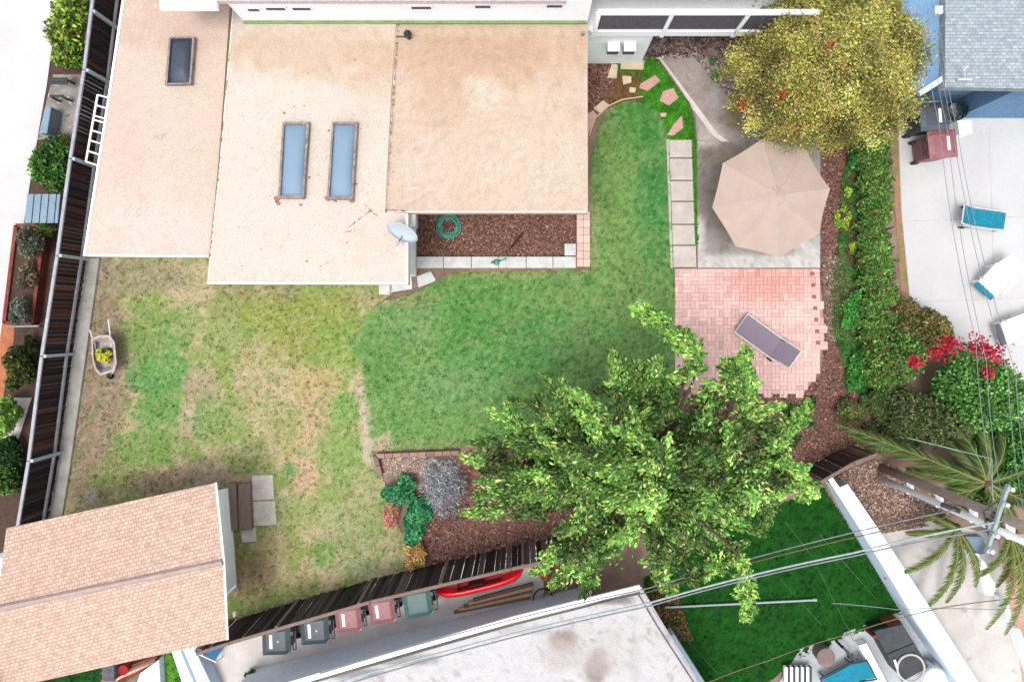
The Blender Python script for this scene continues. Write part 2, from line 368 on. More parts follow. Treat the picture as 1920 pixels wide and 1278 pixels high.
def lawn_colour(u, v):
    """u,v arrays -> displayed-scale colour"""
    n1 = fbm(u / 22, v / 22); n2 = fbm(u / 7 + 50, v / 7 + 9, 4); n3 = fbm(u / 60 + 9, v / 60 + 5, 4)
    c = np.empty(u.shape + (3,)); n4 = fbm(u / 3.2 + 21, v / 3.2 + 77, 3)
    g = np.array([150, 165, 92.]); t = np.array([204, 184, 150.]); d = np.array([176, 152, 132.]); dg = np.array([112, 152, 80.])
    k = sm(n3 * .5 + n1 * .5, .43, .60)[..., None]; c[:] = g * (1 - k) + t * k
    for (bu, bv, ru, rv, col, wt) in BLOBS:
        q = ((u - bu) / ru) ** 2 + ((v - bv) / rv) ** 2 + (n1 - .5) * 2.2 + (n2 - .5) * 1.0
        m = (wt * (1 - sm(q, .3, 1.5)))[..., None]; c = c * (1 - m) + np.array(col, float) * m
    k = sm(n2, .56, .70)[..., None] * .45; c = c * (1 - k) + dg * k
    k = sm(1 - n2, .58, .72)[..., None] * .5; c = c * (1 - k) + np.array([212, 190, 162.]) * k
    k = sm(n4, .54, .66)[..., None] * .28; c = c * (1 - k) + np.array([96, 132, 66.]) * k
    k = sm(1 - n4, .54, .66)[..., None] * .25; c = c * (1 - k) + np.array([224, 200, 172.]) * k
    # pale worn strip beside the edge of the green lawn
    q = np.abs(u - (684 + (v - 720) * .06)) / 13 + (n1 - .5) * 1.5; m = ((1 - sm(q, .4, 1.3)) * sm(v, 700, 740) * (1 - sm(v, 860, 885)))[..., None] * .85
    c = c * (1 - m) + np.array([212, 194, 176.]) * m
    # the healthy lawn
    gr = np.empty_like(c); gr[:] = (120, 160, 88)
    def bl(gr, bu, bv, ru, rv, col, wt):
        q = ((u - bu) / ru) ** 2 + ((v - bv) / rv) ** 2 + (n1 - .5) * 1.5
        m = (wt * (1 - sm(q, .1, 1.6)))[..., None]; return gr * (1 - m) + np.array(col, float) * m
    for b in [(980, 640, 190, 70, (90, 150, 80), .7), (900, 600, 100, 60, (94, 150, 76), .6), (860, 720, 90, 40, (118, 162, 106), .6), (760, 600, 60, 40, (128, 164, 106), .7),
              (1225, 360, 35, 150, (72, 142, 72), .8), (1190, 230, 40, 40, (60, 140, 54), .7), (1140, 380, 30, 60, (128, 152, 86), .6), (1170, 450, 50, 60, (130, 160, 90), .5),
              (1170, 560, 60, 50, (140, 160, 96), .5), (1130, 250, 26, 60, (120, 142, 76), .5), (800, 640, 20, 60, (146, 168, 110), .6), (1110, 430, 14, 90, (170, 165, 116), .7),
              (720, 680, 40, 60, (104, 146, 80), .6), (1120, 680, 60, 40, (124, 146, 88), .5), (960, 512, 140, 12, (158, 160, 100), .7), (760, 560, 60, 14, (166, 158, 110), .7), (820, 836, 120, 12, (160, 160, 108), .8), (720, 835, 26, 26, (208, 180, 156), .9)]:
        gr = bl(gr, *b)
    k = sm(n2, .52, .68)[..., None] * .5; gr = gr * (1 - k) + np.array([66, 128, 62.]) * k
    k = sm(1 - n2, .52, .68)[..., None] * .5; gr = gr * (1 - k) + np.array([150, 174, 116.]) * k
    k = sm(n3 * .4 + n1 * .6, .5, .64)[..., None] * .4; gr = gr * (1 - k) + np.array([134, 158, 98.]) * k
    gr = gr * (1 + (n4 - .5) * .36)[..., None]
    edge = u + (n1 - .5) * 30 + (n2 - .5) * 12
    bound = np.interp(v, [500, 560, 590, 640, 700, 800, 856, 866], [760, 740, 690, 655, 680, 694, 700, 940])
    k = sm(edge - bound, -7, 9)[..., None]
    c = c * (1 - k) + gr * k
    return c
def to_alb(c, k=1.0):
    c = np.clip(c, 0, 255) / 255
    l = np.where(c <= .04045, c / 12.92, ((c + .055) / 1.055) ** 2.4)
    return np.clip(l / GAIN * k, 0, .86)

def turf(name, polys, colfn, step=.05, z=.03, blades=0, label=None, bh=.035, gname='grass', amp=.02, bw=.012):
    allp = [p for q in polys for p in q]
    u0, u1 = min(p[0] for p in allp) - 4, max(p[0] for p in allp) + 4; v0, v1 = min(p[1] for p in allp) - 4, max(p[1] for p in allp) + 4
    du = step / S
    us = np.arange(u0, u1, du); vs = np.arange(v0, v1, du)
    U, V = np.meshgrid(us, vs); wob = (fbm(U / 9 + 3, V / 9 + 8, 3) - .5) * 8
    Uc = U + du / 2; Vc = V + du / 2
    ins = np.zeros(U.shape, bool)
    for q in polys: ins |= inpoly(Uc + wob, Vc + wob, q)
    C = to_alb(colfn(U, V)).reshape(-1, 3)
    Z = z + amp * fbm(U / 12, V / 12, 4)
    X = (U - 980) * S; Y = (600 - V) * S
    verts = np.stack([X, Y, Z], -1).reshape(-1, 3)
    ny, nx = U.shape; I = np.arange(ny * nx).reshape(ny, nx)
    F = np.stack([I[1:, :-1], I[1:, 1:], I[:-1, 1:], I[:-1, :-1]], -1)[ins[:-1, :-1]]
    used = np.unique(F); rm = np.full(len(verts), -1); rm[used] = np.arange(len(used))
    o = fast_mesh(name, verts[used], rm[F], C[used], M['turf'])
    tag(o, kind='structure')
    if blades:
        n = blades; got = []
        uu = RNG.uniform(u0, u1, n * 3); vv = RNG.uniform(v0, v1, n * 3); k = np.zeros(uu.shape, bool)
        for q in polys: k |= inpoly(uu, vv, q)
        uu = uu[k][:n]; vv = vv[k][:n]; n = len(uu)
        cl = RNG.random(n) < .45; nc = max(1, n // 40); ci = RNG.integers(0, nc, n)      # part of the blades stand in tufts
        uu = np.where(cl, uu[ci] + RNG.normal(0, 1.3, n), uu); vv = np.where(cl, vv[ci] + RNG.normal(0, 1.3, n), vv)
        tuft = np.where(cl, RNG.normal(1, .09, nc)[ci], 1.0)[:, None]
        c = colfn(uu, vv)
        c = to_alb(c * tuft * RNG.normal(1.0, .17, (n, 1)) * RNG.normal(1, .04, (n, 3)), 1.3)
        x = (uu - 980) * S; y = (600 - vv) * S; a = RNG.uniform(0, 2 * np.pi, n); b = RNG.uniform(0, 2 * np.pi, n)
        ln = RNG.uniform(.4, 1.3, n) * bh * np.where(cl, 1.12, 1); zz = np.full(n, z)
        w_ = bw * RNG.uniform(.6, 1.5, n)
        p0 = np.stack([x - np.cos(a) * w_, y - np.sin(a) * w_, zz], -1); p1 = np.stack([x + np.cos(a) * w_, y + np.sin(a) * w_, zz], -1)
        p2 = np.stack([x + np.cos(b) * ln * .9, y + np.sin(b) * ln * .9, zz + ln], -1)
        Vt = np.stack([p0, p1, p2], 1).reshape(-1, 3); Ft = np.arange(3 * n).reshape(n, 3)
        g = fast_mesh(gname, Vt, Ft, np.repeat(c, 3, 0), M['grass'])
        tag(g, label, 'grass', kind='stuff')
def const(*c):
    def f(u, v):
        n1 = fbm(u / 14, v / 14); n2 = fbm(u / 4, v / 4, 3)
        o = np.empty(u.shape + (3,)); o[:] = c
        return o * (1 + (n1 - .5) * .5 + (n2 - .5) * .4)[..., None]
    return f

def chips(poly, n, cols, name, label, z=.02, size=.026, cat='mulch'):
    n = int(n * 1.7)
    us = [p[0] for p in poly]; vs = [p[1] for p in poly]
    u = RNG.uniform(min(us), max(us), n * 2); v = RNG.uniform(min(vs), max(vs), n * 2)
    k = inpoly(u, v, poly); u = u[k][:n]; v = v[k][:n]; n = len(u)
    ci = np.array(cols, float)[RNG.integers(0, len(cols), n)]
    c = to_alb(ci * RNG.normal(1, .16, (n, 1)), 1.0)
    x = (u - 980) * S; y = (600 - v) * S; a = RNG.uniform(0, np.pi, n); L = size * RNG.uniform(.4, 1.3, n); W = L * RNG.uniform(.25, .6, n)
    ca, sa = np.cos(a), np.sin(a); t = RNG.normal(0, .012, (n, 4))
    q = []
    for i, (sx, sy) in enumerate(((-1, -1), (1, -1), (1, 1), (-1, 1))):
        q.append(np.stack([x + ca * L * sx - sa * W * sy, y + sa * L * sx + ca * W * sy, z + .016 + t[:, i]], -1))
    V = np.stack(q, 1).reshape(-1, 3); F = np.arange(4 * n).reshape(n, 4)
    o = fast_mesh(name, V, F, np.repeat(c, 4, 0), M['chips']); tag(o, label, cat, kind='stuff')

def ground_sheet(name, poly, z, m):
    o = MB().sheet(G(poly), z).build(name, m); tag(o, kind='structure'); return o


def surf(name, pts, h, colfn, m, parent=None, step=.09, z=None):
    """sheet cut into a fine grid that carries its own weathering colours, on the patio some painted shade too"""
    import bmesh
    q = G(pts, h); z = h if z is None else z; bm = bmesh.new()
    vs = [bm.verts.new((x, y, z)) for x, y in q]
    for t in tessellate_polygon([[Vector((x, y, 0)) for x, y in q]]): bm.faces.new([vs[i] for i in t])
    bm.normal_update()
    xs = [p[0] for p in q]; ys = [p[1] for p in q]
    for ax, lo_, hi_ in ((0, min(xs), max(xs)), (1, min(ys), max(ys))):
        for t in np.arange(lo_ + step, hi_, step):
            co = (t, 0, 0) if ax == 0 else (0, t, 0); no = (1, 0, 0) if ax == 0 else (0, 1, 0)
            bmesh.ops.bisect_plane(bm, geom=bm.verts[:] + bm.edges[:] + bm.faces[:], plane_co=co, plane_no=no)
    for f in bm.faces:
        if f.normal.z < 0: f.normal_flip()
    off = origin.get(parent.name, Vector((0, 0, 0))) if parent else Vector((0, 0, 0))
    me = bpy.data.meshes.new(name); bm.to_mesh(me); bm.free(); n = len(me.vertices)
    co = np.empty(n * 3, dtype=np.float32); me.vertices.foreach_get('co', co); co = co.reshape(-1, 3).astype(float)
    k = (H - h) / H * S; U = co[:, 0] / k + 980; V = 600 - co[:, 1] / k
    C = to_alb(colfn(U, V), .725 if m is M['coat'] else 1.0); at = me.color_attributes.new('Col', 'FLOAT_COLOR', 'POINT')
    arr = np.ones((n, 4), dtype=np.float32); arr[:, :3] = C; at.data.foreach_set('color', arr.ravel())
    co -= np.array(off); me.vertices.foreach_set('co', co.astype(np.float32).ravel()); me.update()
    return finish(me, name, m, parent, False)
def blend(c, U, V, lst, n1):
    for (bu, bv, ru, rv, col, wt) in lst:
        q = ((U - bu) / ru) ** 2 + ((V - bv) / rv) ** 2 + (n1 - .5) * 2.0
        m = (wt * (1 - sm(q, .1, 1.6)))[..., None]; c = c * (1 - m) + np.array(col, float) * m
    return c
def colf(base, lst, amp=.05, dark=None, dk=.3):
    def f(U, V):
        n1 = fbm(U / 26 + 7, V / 26 + 3); n2 = fbm(U / 8, V / 8, 4); c = np.empty(U.shape + (3,)); c[:] = base
        c = blend(c, U, V, lst, n1); c = c * (1 + (n2 - .5) * amp * 3.2 + (n1 - .5) * amp * 1.5)[..., None]
        if dark: k = sm(n2 * .6 + n1 * .4, .56, .68)[..., None] * dk; c = c * (1 - k) + np.array(dark, float) * k
        return c
    return f
M['coat'] = vmat('roof_coating_surface', .9, 0, 24, .11, .4)
M['concv'] = vmat('weathered_shaded_slab', .9, 0, 30, .12, .2)
# ------------------------------------------------------------------ the setting
o = MB().sheet([(-150, -150), (150, -150), (150, 150), (-150, 150)], 0).build('ground', M['dirt']); tag(o, kind='structure')
turf('lawn', [GREEN, PATCHY], lawn_colour, blades=170000, label='patchy back garden lawn, lush green in the middle and dry towards the fence')
FLAGGRASS = [(1145, 112), (1232, 112), (1262, 150), (1290, 195), (1302, 225), (1304, 262), (1250, 262), (1240, 220), (1215, 196), (1180, 190), (1150, 205), (1128, 200), (1150, 150)]
def flagcol(u, v):
    g = const(70, 140, 36)(u, v); k = (1 - sm(u + (fbm(u / 12, v / 12) - .5) * 40, 1185, 1215))[..., None] * sm(v, 120, 150)[..., None]
    return g * (1 - k) + np.array([128, 96, 62.]) * k
STRIP = [(1297, 262), (1306, 262), (1307, 460), (1299, 462)]
turf('lawn', [FLAGGRASS, STRIP], flagcol, z=.022, blades=14000, label='bright green grass round the flagstones by the white wall', gname='grass')
NLAWN = [(1205, 1085), (1400, 965), (1545, 915), (1600, 1000), (1690, 1150), (1560, 1205), (1470, 1245), (1400, 1330), (1330, 1330), (1240, 1170)]
turf('lawn', [NLAWN], const(24, 84, 20), z=.022, blades=45000, label='deep green turf in the yard under the power cables', bh=.03)
GC = [(1596, 245), (1616, 245), (1624, 420), (1634, 640), (1650, 740), (1612, 745), (1585, 690), (1560, 620), (1562, 540), (1570, 470), (1575, 360)]
def gccol(u, v):
    g = const(84, 142, 66)(u, v); n = fbm(u / 10 + 4, v / 16 + 4); k = (sm(n, .5, .62) * (1 - sm(v, 600, 680)))[..., None] * .9
    return g * (1 - k) + np.array([138, 104, 88.]) * k
turf('ground_cover', [GC], gccol, z=.025, blades=26000, label='low green ground cover between the brown mulch and the hedge', bh=.07, gname='ground_cover', bw=.02)
# mulch
MU1 = [(775, 385), (1082, 385), (1082, 482), (775, 482)]
MU2 = [(1098, 105), (1150, 105), (1150, 150), (1150, 190), (1118, 215), (1098, 235)]
MU3 = [(1265, 736), (1500, 740), (1540, 700), (1545, 600), (1537, 500), (1538, 260), (1600, 240), (1590, 470), (1570, 620), (1600, 700), (1612, 760), (1640, 850), (1560, 880), (1400, 940), (1200, 1010), (1000, 1050), (800, 1062), (790, 1000), (860, 900), (870, 845), (1080, 805)]
MU4 = [(1562, 892), (1640, 860), (1720, 895), (1800, 940), (1780, 965), (1700, 985), (1650, 1000), (1610, 960)]
chipcol = [(158, 118, 104), (142, 102, 88), (122, 84, 72), (180, 142, 126), (104, 70, 58)]
for i, (p, n, lab) in enumerate([(MU1, 11000, 'brown wood chip mulch in the nook below the tan roof'), (MU2, 1800, 'dark wood chips by the house corner beside the flagstones'), (MU3, 30000, 'reddish brown wood chips under the big tree and beside the brick patio'), (MU4, 3500, 'brown leaf litter beside the foot of the utility pole')]):
    ground_sheet('mulch_bed', p, .008 if i != 3 else .019, M['mulch']); chips(p, n, chipcol if i != 3 else [(190, 158, 142), (160, 130, 114), (140, 110, 96), (206, 180, 166)], 'wood_chips', lab, z=.012 if i != 3 else .022)
DIRT = [(1538, 480), (1600, 480), (1590, 640), (1552, 640)]
chips(DIRT, 1500, [(176, 150, 140), (150, 124, 112), (128, 120, 84)], 'dry_litter', 'pale dry litter beside the brick patio edge', z=.03)
# concrete
o = surf('path', [(1224, 104), (1300, 104), (1350, 160), (1380, 205), (1425, 262), (1536, 262), (1536, 266), (1306, 266), (1304, 220), (1290, 190), (1262, 148)], 0, colf((178, 166, 160), [(1350, 180, 26, 20, (196, 186, 186), .8), (1395, 225, 40, 30, (146, 134, 104), .85), (1330, 250, 30, 20, (206, 198, 190), .8), (1290, 130, 26, 24, (190, 178, 168), .7)], .1, (140, 128, 116), .5), M['concv'], z=.012); tag(o, kind='structure')
o = surf('patio', [(1306, 266), (1538, 266), (1537, 502), (1308, 502)], 0, colf((178, 172, 166), [(1350, 360, 60, 120, (132, 122, 116), .85), (1390, 290, 90, 20, (150, 140, 124), .7), (1420, 496, 180, 22, (226, 222, 218), .95), (1520, 470, 40, 30, (222, 220, 218), .8), (1312, 440, 12, 40, (226, 218, 210), .9), (1325, 262, 26, 14, (222, 212, 202), .8), (1430, 470, 60, 10, (160, 156, 150), .6)], .13, (128, 120, 112), .5), M['concv'], z=.030); tag(o, kind='structure')  # darker left patch: concrete stain mixed with painted shade of the umbrella
ground_sheet('path_edge', [(1228, 105), (1236, 105), (1300, 190), (1345, 250), (1370, 268), (1358, 268), (1338, 256), (1295, 200)], .018, M['concrete'])
RUB = [(1212, 40), (1390, 40), (1378, 108), (1206, 106)]
ground_sheet('gravel_bed', RUB, .010, M['mulch'])
chips(RUB, 900, [(150, 128, 124), (122, 100, 96), (190, 176, 172), (96, 74, 70), (168, 140, 130)], 'rubble', 'loose brick rubble on the ground below the balcony', z=.015, size=.07, cat='rubble')
chips([(1300, 104), (1400, 104), (1420, 250), (1350, 165)], 900, [(170, 158, 150), (140, 124, 116), (190, 180, 170)], 'gravel', 'grey gravel between the diagonal path and the olive tree', z=.014, size=.045, cat='gravel')
ground_sheet('poolside_deck', [(1682, 205), (1700, 160), (2400, 160), (2400, 900), (1960, 900), (1800, 700), (1706, 566), (1690, 400)], .016, M['white_conc'])
o = MB().tube([P(1694, 415, .02), P(2000, 404, .02)], .009, 4).tube([P(1700, 566, .02), P(2000, 556, .02)], .008, 4).tube([P(1855, 240, .02), P(1870, 700, .02)], .008, 4).build('deck_joint', M['concrete']); tag(o, kind='structure')
ground_sheet('alley', [(395, 1195), (480, 1158), (720, 1088), (960, 1033), (1015, 1020), (1020, 1110), (1000, 1160), (700, 1330), (360, 1330)], .010, M['concrete'])
ground_sheet('neighbour_driveway', [(1560, 900), (1640, 905), (1720, 960), (1790, 985), (1860, 1000), (1990, 1060), (2060, 1400), (1800, 1400), (1700, 1140)], .014, mat('driveway_concrete', A(232, 226, 222), A(214, 206, 200), scale=1.0, fine=30, finev=.07, spots=[(2.2, .62, A(196, 184, 176))]))
chips([(1620, 960), (1700, 960), (1740, 985), (1640, 1000)], 1200, [(150, 124, 110), (170, 146, 130), (120, 96, 86)], 'leaf_litter', 'brown leaf litter at the top of the pale driveway', z=.016)
ground_sheet('driveway', [(-500, -400), (118, -60), (88, 160), (60, 320), (30, 520), (2, 700), (-40, 900), (-80, 1300), (-500, 1300)], .012, M['white_conc'])
ground_sheet('side_bed', [(118, -60), (240, -60), (213, 163), (189, 318), (166, 487), (139, 663), (97, 960), (60, 1200), (-60, 1200), (-36, 900), (2, 700), (30, 520), (60, 320), (88, 160)], .006, M['soil'])
ground_sheet('side_yard', [(100, 140), (200, 140), (170, 262), (70, 262)], .010, M['dark_conc'])
ground_sheet('terrace', [(1500, 1215), (1700, 1140), (1830, 1400), (1380, 1400)], .032, mat('terrace_concrete', A(204, 210, 214), A(184, 188, 192), scale=1.5))
ground_sheet('brick_court', [(1868, 1000), (2100, 1000), (2100, 1400), (1935, 1400), (1905, 1200)], .022, bricks('court_bricks', A(226, 184, 166), A(206, 160, 144), A(180, 140, 128), 4, R(20), ms=.02))
ground_sheet('edge_strip', [(1668, 255), (1682, 250), (1706, 560), (1690, 560)], .012, mat('edge_brown', A(186, 138, 118), A(140, 140, 84), scale=3, lo=.4, hi=.6))
chips([(1218, 1080), (1260, 1080), (1300, 1200), (1250, 1200), (1218, 1130)], 600, [(160, 110, 90), (140, 90, 74)], 'bark_litter', 'red bark litter at the corner of the white flat roof', z=.03)
# brick patio, laid brick by brick
PAT = [(1265, 504), (1535, 504), (1540, 560), (1548, 655), (1535, 660), (1532, 700), (1506, 738), (1290, 738), (1266, 700)]
b = MB(); pg = G(PAT); xs = [p[0] for p in pg]; ys = [p[1] for p in pg]
bl, bwd = .205, .10
pxs = np.array([0.0])
y = min(ys); row = 0
gx = 0
cell = bl + .006
nx_ = int((max(xs) - min(xs)) / cell) + 1; ny_ = int((max(ys) - min(ys)) / cell) + 1
for i in range(nx_):
    for j in range(ny_):
        cx = min(xs) + (i + .5) * cell; cy = max(ys) - (j + .5) * cell
        for k in (0, 1):
            if (i + j) % 2: c = (cx, cy + (k - .5) * cell / 2); d = (bl, bwd - .002)
            else: c = (cx + (k - .5) * cell / 2, cy); d = (bwd - .002, bl)
            if not inpoly(np.array([c[0]]), np.array([c[1]]), pg)[0]: continue
            u = c[0] / S + 980; v = 600 - c[1] / S
            red = max(0, 1 - ((u - 1440) / 110) ** 2 - ((v - 530) / 50) ** 2) * .8 + random.random() * .25
            t = random.gauss(1, .035)
            col = [(253 * (1 - red) + 238 * red) * t, (212 * (1 - red) + 172 * red) * t, (204 * (1 - red) + 162 * red) * t]
            b.box((c[0], c[1], .022), (d[0], d[1], .03 + random.uniform(-.002, .002)), col=A(*col))
o = b.build('brick_patio', M['brickv'], vcol=True); tag(o, kind='structure')
ground_sheet('patio_bedding', PAT, .016, mat('bedding_sand', A(214, 160, 152), A(200, 146, 140), scale=6))
b = MB()
for i in range(11):
    v = 513 + i * 21.5; u = 1522 + (v - 513) * .085
    if v > 655: break
    p = P(u, v); b.box((p.x, p.y, .036), (.11, .10, .012), col=A(170, 116, 110))
    if 545 < v < 590: pass
o = b.build('patio_inset', M['brickv'], vcol=True); tag(o, kind='structure')

# ------------------------------------------------------------------ main bungalow
HZ = 2.85
house = thing('bungalow', 'low bungalow with a cream coated flat roof and three skylights', 'house', tuple(P(600, 300)))
def slab(pts, z0, z1, name, m, parent=house):
    return MB().prism(G(pts, z1), z0, z1).build(name, m, parent)
def deck(pts, z0, z1, name, m, parent, amp=.012):
    """roof sheet with softly uneven top"""
    return slab(pts, z0, z1, name, m, parent)
r1 = slab([(240, -90), (228, 0), (205, 160), (155, 480), (392, 482), (410, 300), (438, -90)], 2.55, 2.80, 'roof', M['roof_a'])
r2 = slab([(444, -90), (432, 60), (412, 300), (388, 532), (765, 533), (765, 400), (722, 399), (732, 200), (750, -90)], 2.58, 2.90, 'roof', M['roof_b'])
r3 = slab([(750, -90), (733, 200), (723, 399), (1102, 399), (1101, -90)], 2.57, 2.84, 'roof', M['roof_c'])
MB().prism(G([(360, -100), (300, 455), (479, 455), (479, -100)]), 0, 2.54).build('wall', M['stucco'], house)
MB().prism(G([(480, -100), (480, 518), (781, 518), (781, -100)]), 0, 2.57).build('wall', M['stucco'], house)
MB().prism(G([(782, -100), (782, 372), (1072, 372), (1072, -100)]), 0, 2.56).build('wall', M['stucco'], house)
surf('roof_coating', [(240, -89), (229, 0), (206, 160), (157, 478), (391, 480), (409, 300), (436, -89)], 2.804, colf((250, 228, 212), [(330, 30, 120, 90, (242, 210, 190), .8), (300, 430, 150, 80, (253, 238, 226), .8), (400, 250, 60, 160, (250, 226, 204), .6), (240, 250, 40, 120, (248, 222, 208), .7), (300, 255, 9, 5, (214, 180, 160), .7)], .03, (236, 202, 180), .4), M['coat'], house)
surf('roof_coating', [(446, -89), (434, 60), (414, 300), (390, 530), (763, 531), (763, 401), (721, 400), (748, -89)], 2.904, colf((253, 240, 226), [(600, 100, 190, 50, (242, 210, 180), .8), (700, 130, 60, 60, (240, 206, 178), .7), (640, 60, 140, 22, (250, 226, 200), .7), (500, 190, 60, 50, (253, 242, 228), .8), (690, 220, 50, 60, (252, 232, 214), .6), (690, 440, 60, 60, (251, 234, 218), .6)], .03, (244, 218, 196), .35), M['coat'], house)
surf('roof_coating', [(752, -89), (725, 398), (1101, 398), (1100, -89)], 2.844, colf((248, 222, 200), [(920, 100, 210, 60, (232, 196, 164), .85), (900, 170, 40, 34, (251, 238, 218), .9), (1060, 180, 40, 60, (246, 218, 194), .6), (830, 190, 60, 50, (236, 200, 170), .6), (1000, 320, 120, 80, (250, 230, 208), .7), (790, 330, 60, 70, (250, 228, 210), .7), (920, 56, 160, 14, (250, 224, 190), .6)], .06, (222, 184, 156), .45), M['coat'], house)
# pale edge drip strips
def strip(pts, w_, z0, z1, name, m, parent):
    b = MB()
    for (a, c) in zip(pts[:-1], pts[1:]):
        a = P(*a, z1); c = P(*c, z1); d = (c - a); d.z = 0; L = d.length; ang = math.atan2(d.y, d.x)
        b.box(((a.x + c.x) / 2, (a.y + c.y) / 2, (z0 + z1) / 2), (L, w_, z1 - z0), rz=ang)
    return b.build(name, m, parent)
strip([(157, 478), (390, 480)], .05, 2.795, 2.83, 'roof_edge', M['trim'], house)
strip([(390, 530), (764, 531)], .05, 2.895, 2.93, 'roof_edge', M['trim'], house)
strip([(231, 0), (207, 160), (158, 478)], .05, 2.79, 2.826, 'roof_edge', M['trim'], house)
strip([(763, 402), (763, 530)], .05, 2.894, 2.932, 'roof_edge', M['trim'], house)
strip([(726, 397), (1099, 397)], .05, 2.835, 2.865, 'roof_edge', M['pinkroof'], house)
# broken tar seams and crack lines
b = MB()
def crack(u0, v0, u1, v1, z, wd, dens=.6, n=40):
    for i in range(n):
        if random.random() > dens: continue
        t0 = i / n; t1 = (i + random.uniform(.5, 1.4)) / n
        a = P(u0 + (u1 - u0) * t0 + random.gauss(0, .7), v0 + (v1 - v0) * t0 + random.gauss(0, .7), z); c = P(u0 + (u1 - u0) * t1, v0 + (v1 - v0) * t1, z)
        d = c - a; b.box(((a.x + c.x) / 2, (a.y + c.y) / 2, z), (max(d.length, .02), wd * random.uniform(.5, 1.6), .006), rz=math.atan2(d.y, d.x))
crack(746, 44, 733, 250, 2.909, .022, .75, 50); crack(733, 250, 724, 396, 2.909, .014, .5)
crack(434, 60, 412, 300, 2.909, .012, .3); crack(412, 300, 394, 480, 2.909, .012, .35)
crack(722, 394, 765, 396, 2.909, .02, .7, 10); crack(655, 425, 700, 390, 2.909, .014, .6, 14); crack(680, 380, 712, 410, 2.909, .014, .5, 12)
crack(648, 435, 680, 428, 2.909, .012, .5, 10); crack(600, 500, 615, 492, 2.909, .012, .4, 6)
b.build('tar_seam', M['seam'], house)['kind'] = 'stuff'
# rust blotches at the feet of the skylights and loose specks
def blotch(bb, u, v, z, r, m=None):
    p = P(u, v, z); n = 9; pts = []
    for k in range(n):
        a = 2 * math.pi * k / n; rr = r * random.uniform(.5, 1.3); pts.append((p.x + rr * math.cos(a), p.y + rr * math.sin(a)))
    bb.prism(pts, z, z + .006)
b = MB()
for (u, v, r) in [(519, 374, .07), (522, 380, .05), (614, 373, .06), (660, 375, .06), (628, 376, .045), (568, 372, .04), (564, 384, .03), (694, 395, .03), (575, 490, .03), (580, 333, .03), (533, 212, .03), (616, 245, .03), (668, 345, .03)]: blotch(b, u, v, 2.908, r)
for i in range(60): blotch(b, random.uniform(420, 740), random.uniform(60, 520), 2.908, random.uniform(.006, .016))
b.build('rust_stain', M['rustspot'], house)['kind'] = 'stuff'
b = MB()
for (u, v, r) in [(292, 12, .05), (275, 60, .05), (300, 255, .05), (440, 70, .03), (436, 82, .03), (443, 92, .03), (450, 91, .03), (258, 402, .06), (272, 380, .04)]: blotch(b, u, v, 2.808, r)
for i in range(50): blotch(b, random.uniform(200, 400), random.uniform(20, 470), 2.808, random.uniform(.006, .016))
b.build('rust_stain', mat('roof_scuff', A(222, 188, 170), A(236, 205, 188), scale=15), house)['kind'] = 'stuff'
b = MB()
for i in range(160): blotch(b, random.uniform(745, 1090), random.uniform(50, 390), 2.848, random.uniform(.006, .018))
for (u, v, r) in [(742, 158, .04), (742, 110, .03), (795, 385, .03), (1040, 378, .04), (960, 395, .03), (840, 210, .04)]: blotch(b, u, v, 2.848, r)
b.build('rust_stain', mat('roof_speck', A(206, 170, 144), A(226, 196, 170), scale=15), house)['kind'] = 'stuff'
# skylights
def skylight(pts, z, m, lab):
    q = G(pts, z + .16); sk = MB()
    cx = sum(p[0] for p in q) / 4; cy = sum(p[1] for p in q) / 4
    inn = [((p[0] - cx) * .84 + cx, (p[1] - cy) * .94 + cy) for p in q]
    vs = [(p[0], p[1], z) for p in q] + [(p[0], p[1], z + .14) for p in q] + [(p[0], p[1], z + .14) for p in inn] + [(p[0], p[1], z + .05) for p in inn]
    fs = []
    for i in range(4):
        j = (i + 1) % 4; fs += [(j, i, 4 + i, 4 + j), (4 + j, 4 + i, 8 + i, 8 + j), (8 + j, 8 + i, 12 + i, 12 + j)]
    sk.add(vs, fs); f = sk.build('skylight', M['rust'], house); f['label'] = lab
    g = MB(); n = 6; gv = []; gf = []      # shallow acrylic dome
    for a in range(n + 1):
        for c in range(n + 1):
            s_, t_ = a / n, c / n
            x = (inn[0][0] * (1 - s_) + inn[1][0] * s_) * (1 - t_) + (inn[3][0] * (1 - s_) + inn[2][0] * s_) * t_
            y = (inn[0][1] * (1 - s_) + inn[1][1] * s_) * (1 - t_) + (inn[3][1] * (1 - s_) + inn[2][1] * s_) * t_
            gv.append((x, y, z + .08 + .10 * (1 - (2 * s_ - 1) ** 4) * (1 - (2 * t_ - 1) ** 6)))
    for a in range(n):
        for c in range(n):
            i = a * (n + 1) + c; gf.append((i, i + 1, i + n + 2, i + n + 1))
    g.add(gv, gf); g.build('pane', m, f, smooth=True)
skylight([(316, 69), (364, 68), (357, 157), (308, 158)], 2.80, M['darkglass'], 'small dark skylight')
skylight([(529, 228), (579, 228), (569, 371), (520, 371)], 2.90, M['skyglass'], 'long blue skylight, left of the pair')
skylight([(622, 228), (670, 228), (661, 373), (612, 373)], 2.90, M['skyglass'], 'long blue skylight, right of the pair')
# vent pipe
p = P(765, 66, 3.0); b = MB(); b.tube([(p.x, p.y, 2.84), (p.x, p.y, 3.05)], .05, 12); b.lathe([(.09, 0), (.09, .03), (.03, .09)], (p.x, p.y, 3.05), 12)
b.tube([(p.x, p.y, 2.87), (p.x - .28, p.y + .02, 2.87)], .015, 6); b.build('vent_pipe', M['blackplastic'], house)
for u, v in ((1093, 62),):
    p = P(u, v, 2.95); MB().tube([(p.x, p.y, 2.84), (p.x, p.y, 2.98)], .04, 10).build('vent_pipe', M['rust'], house)
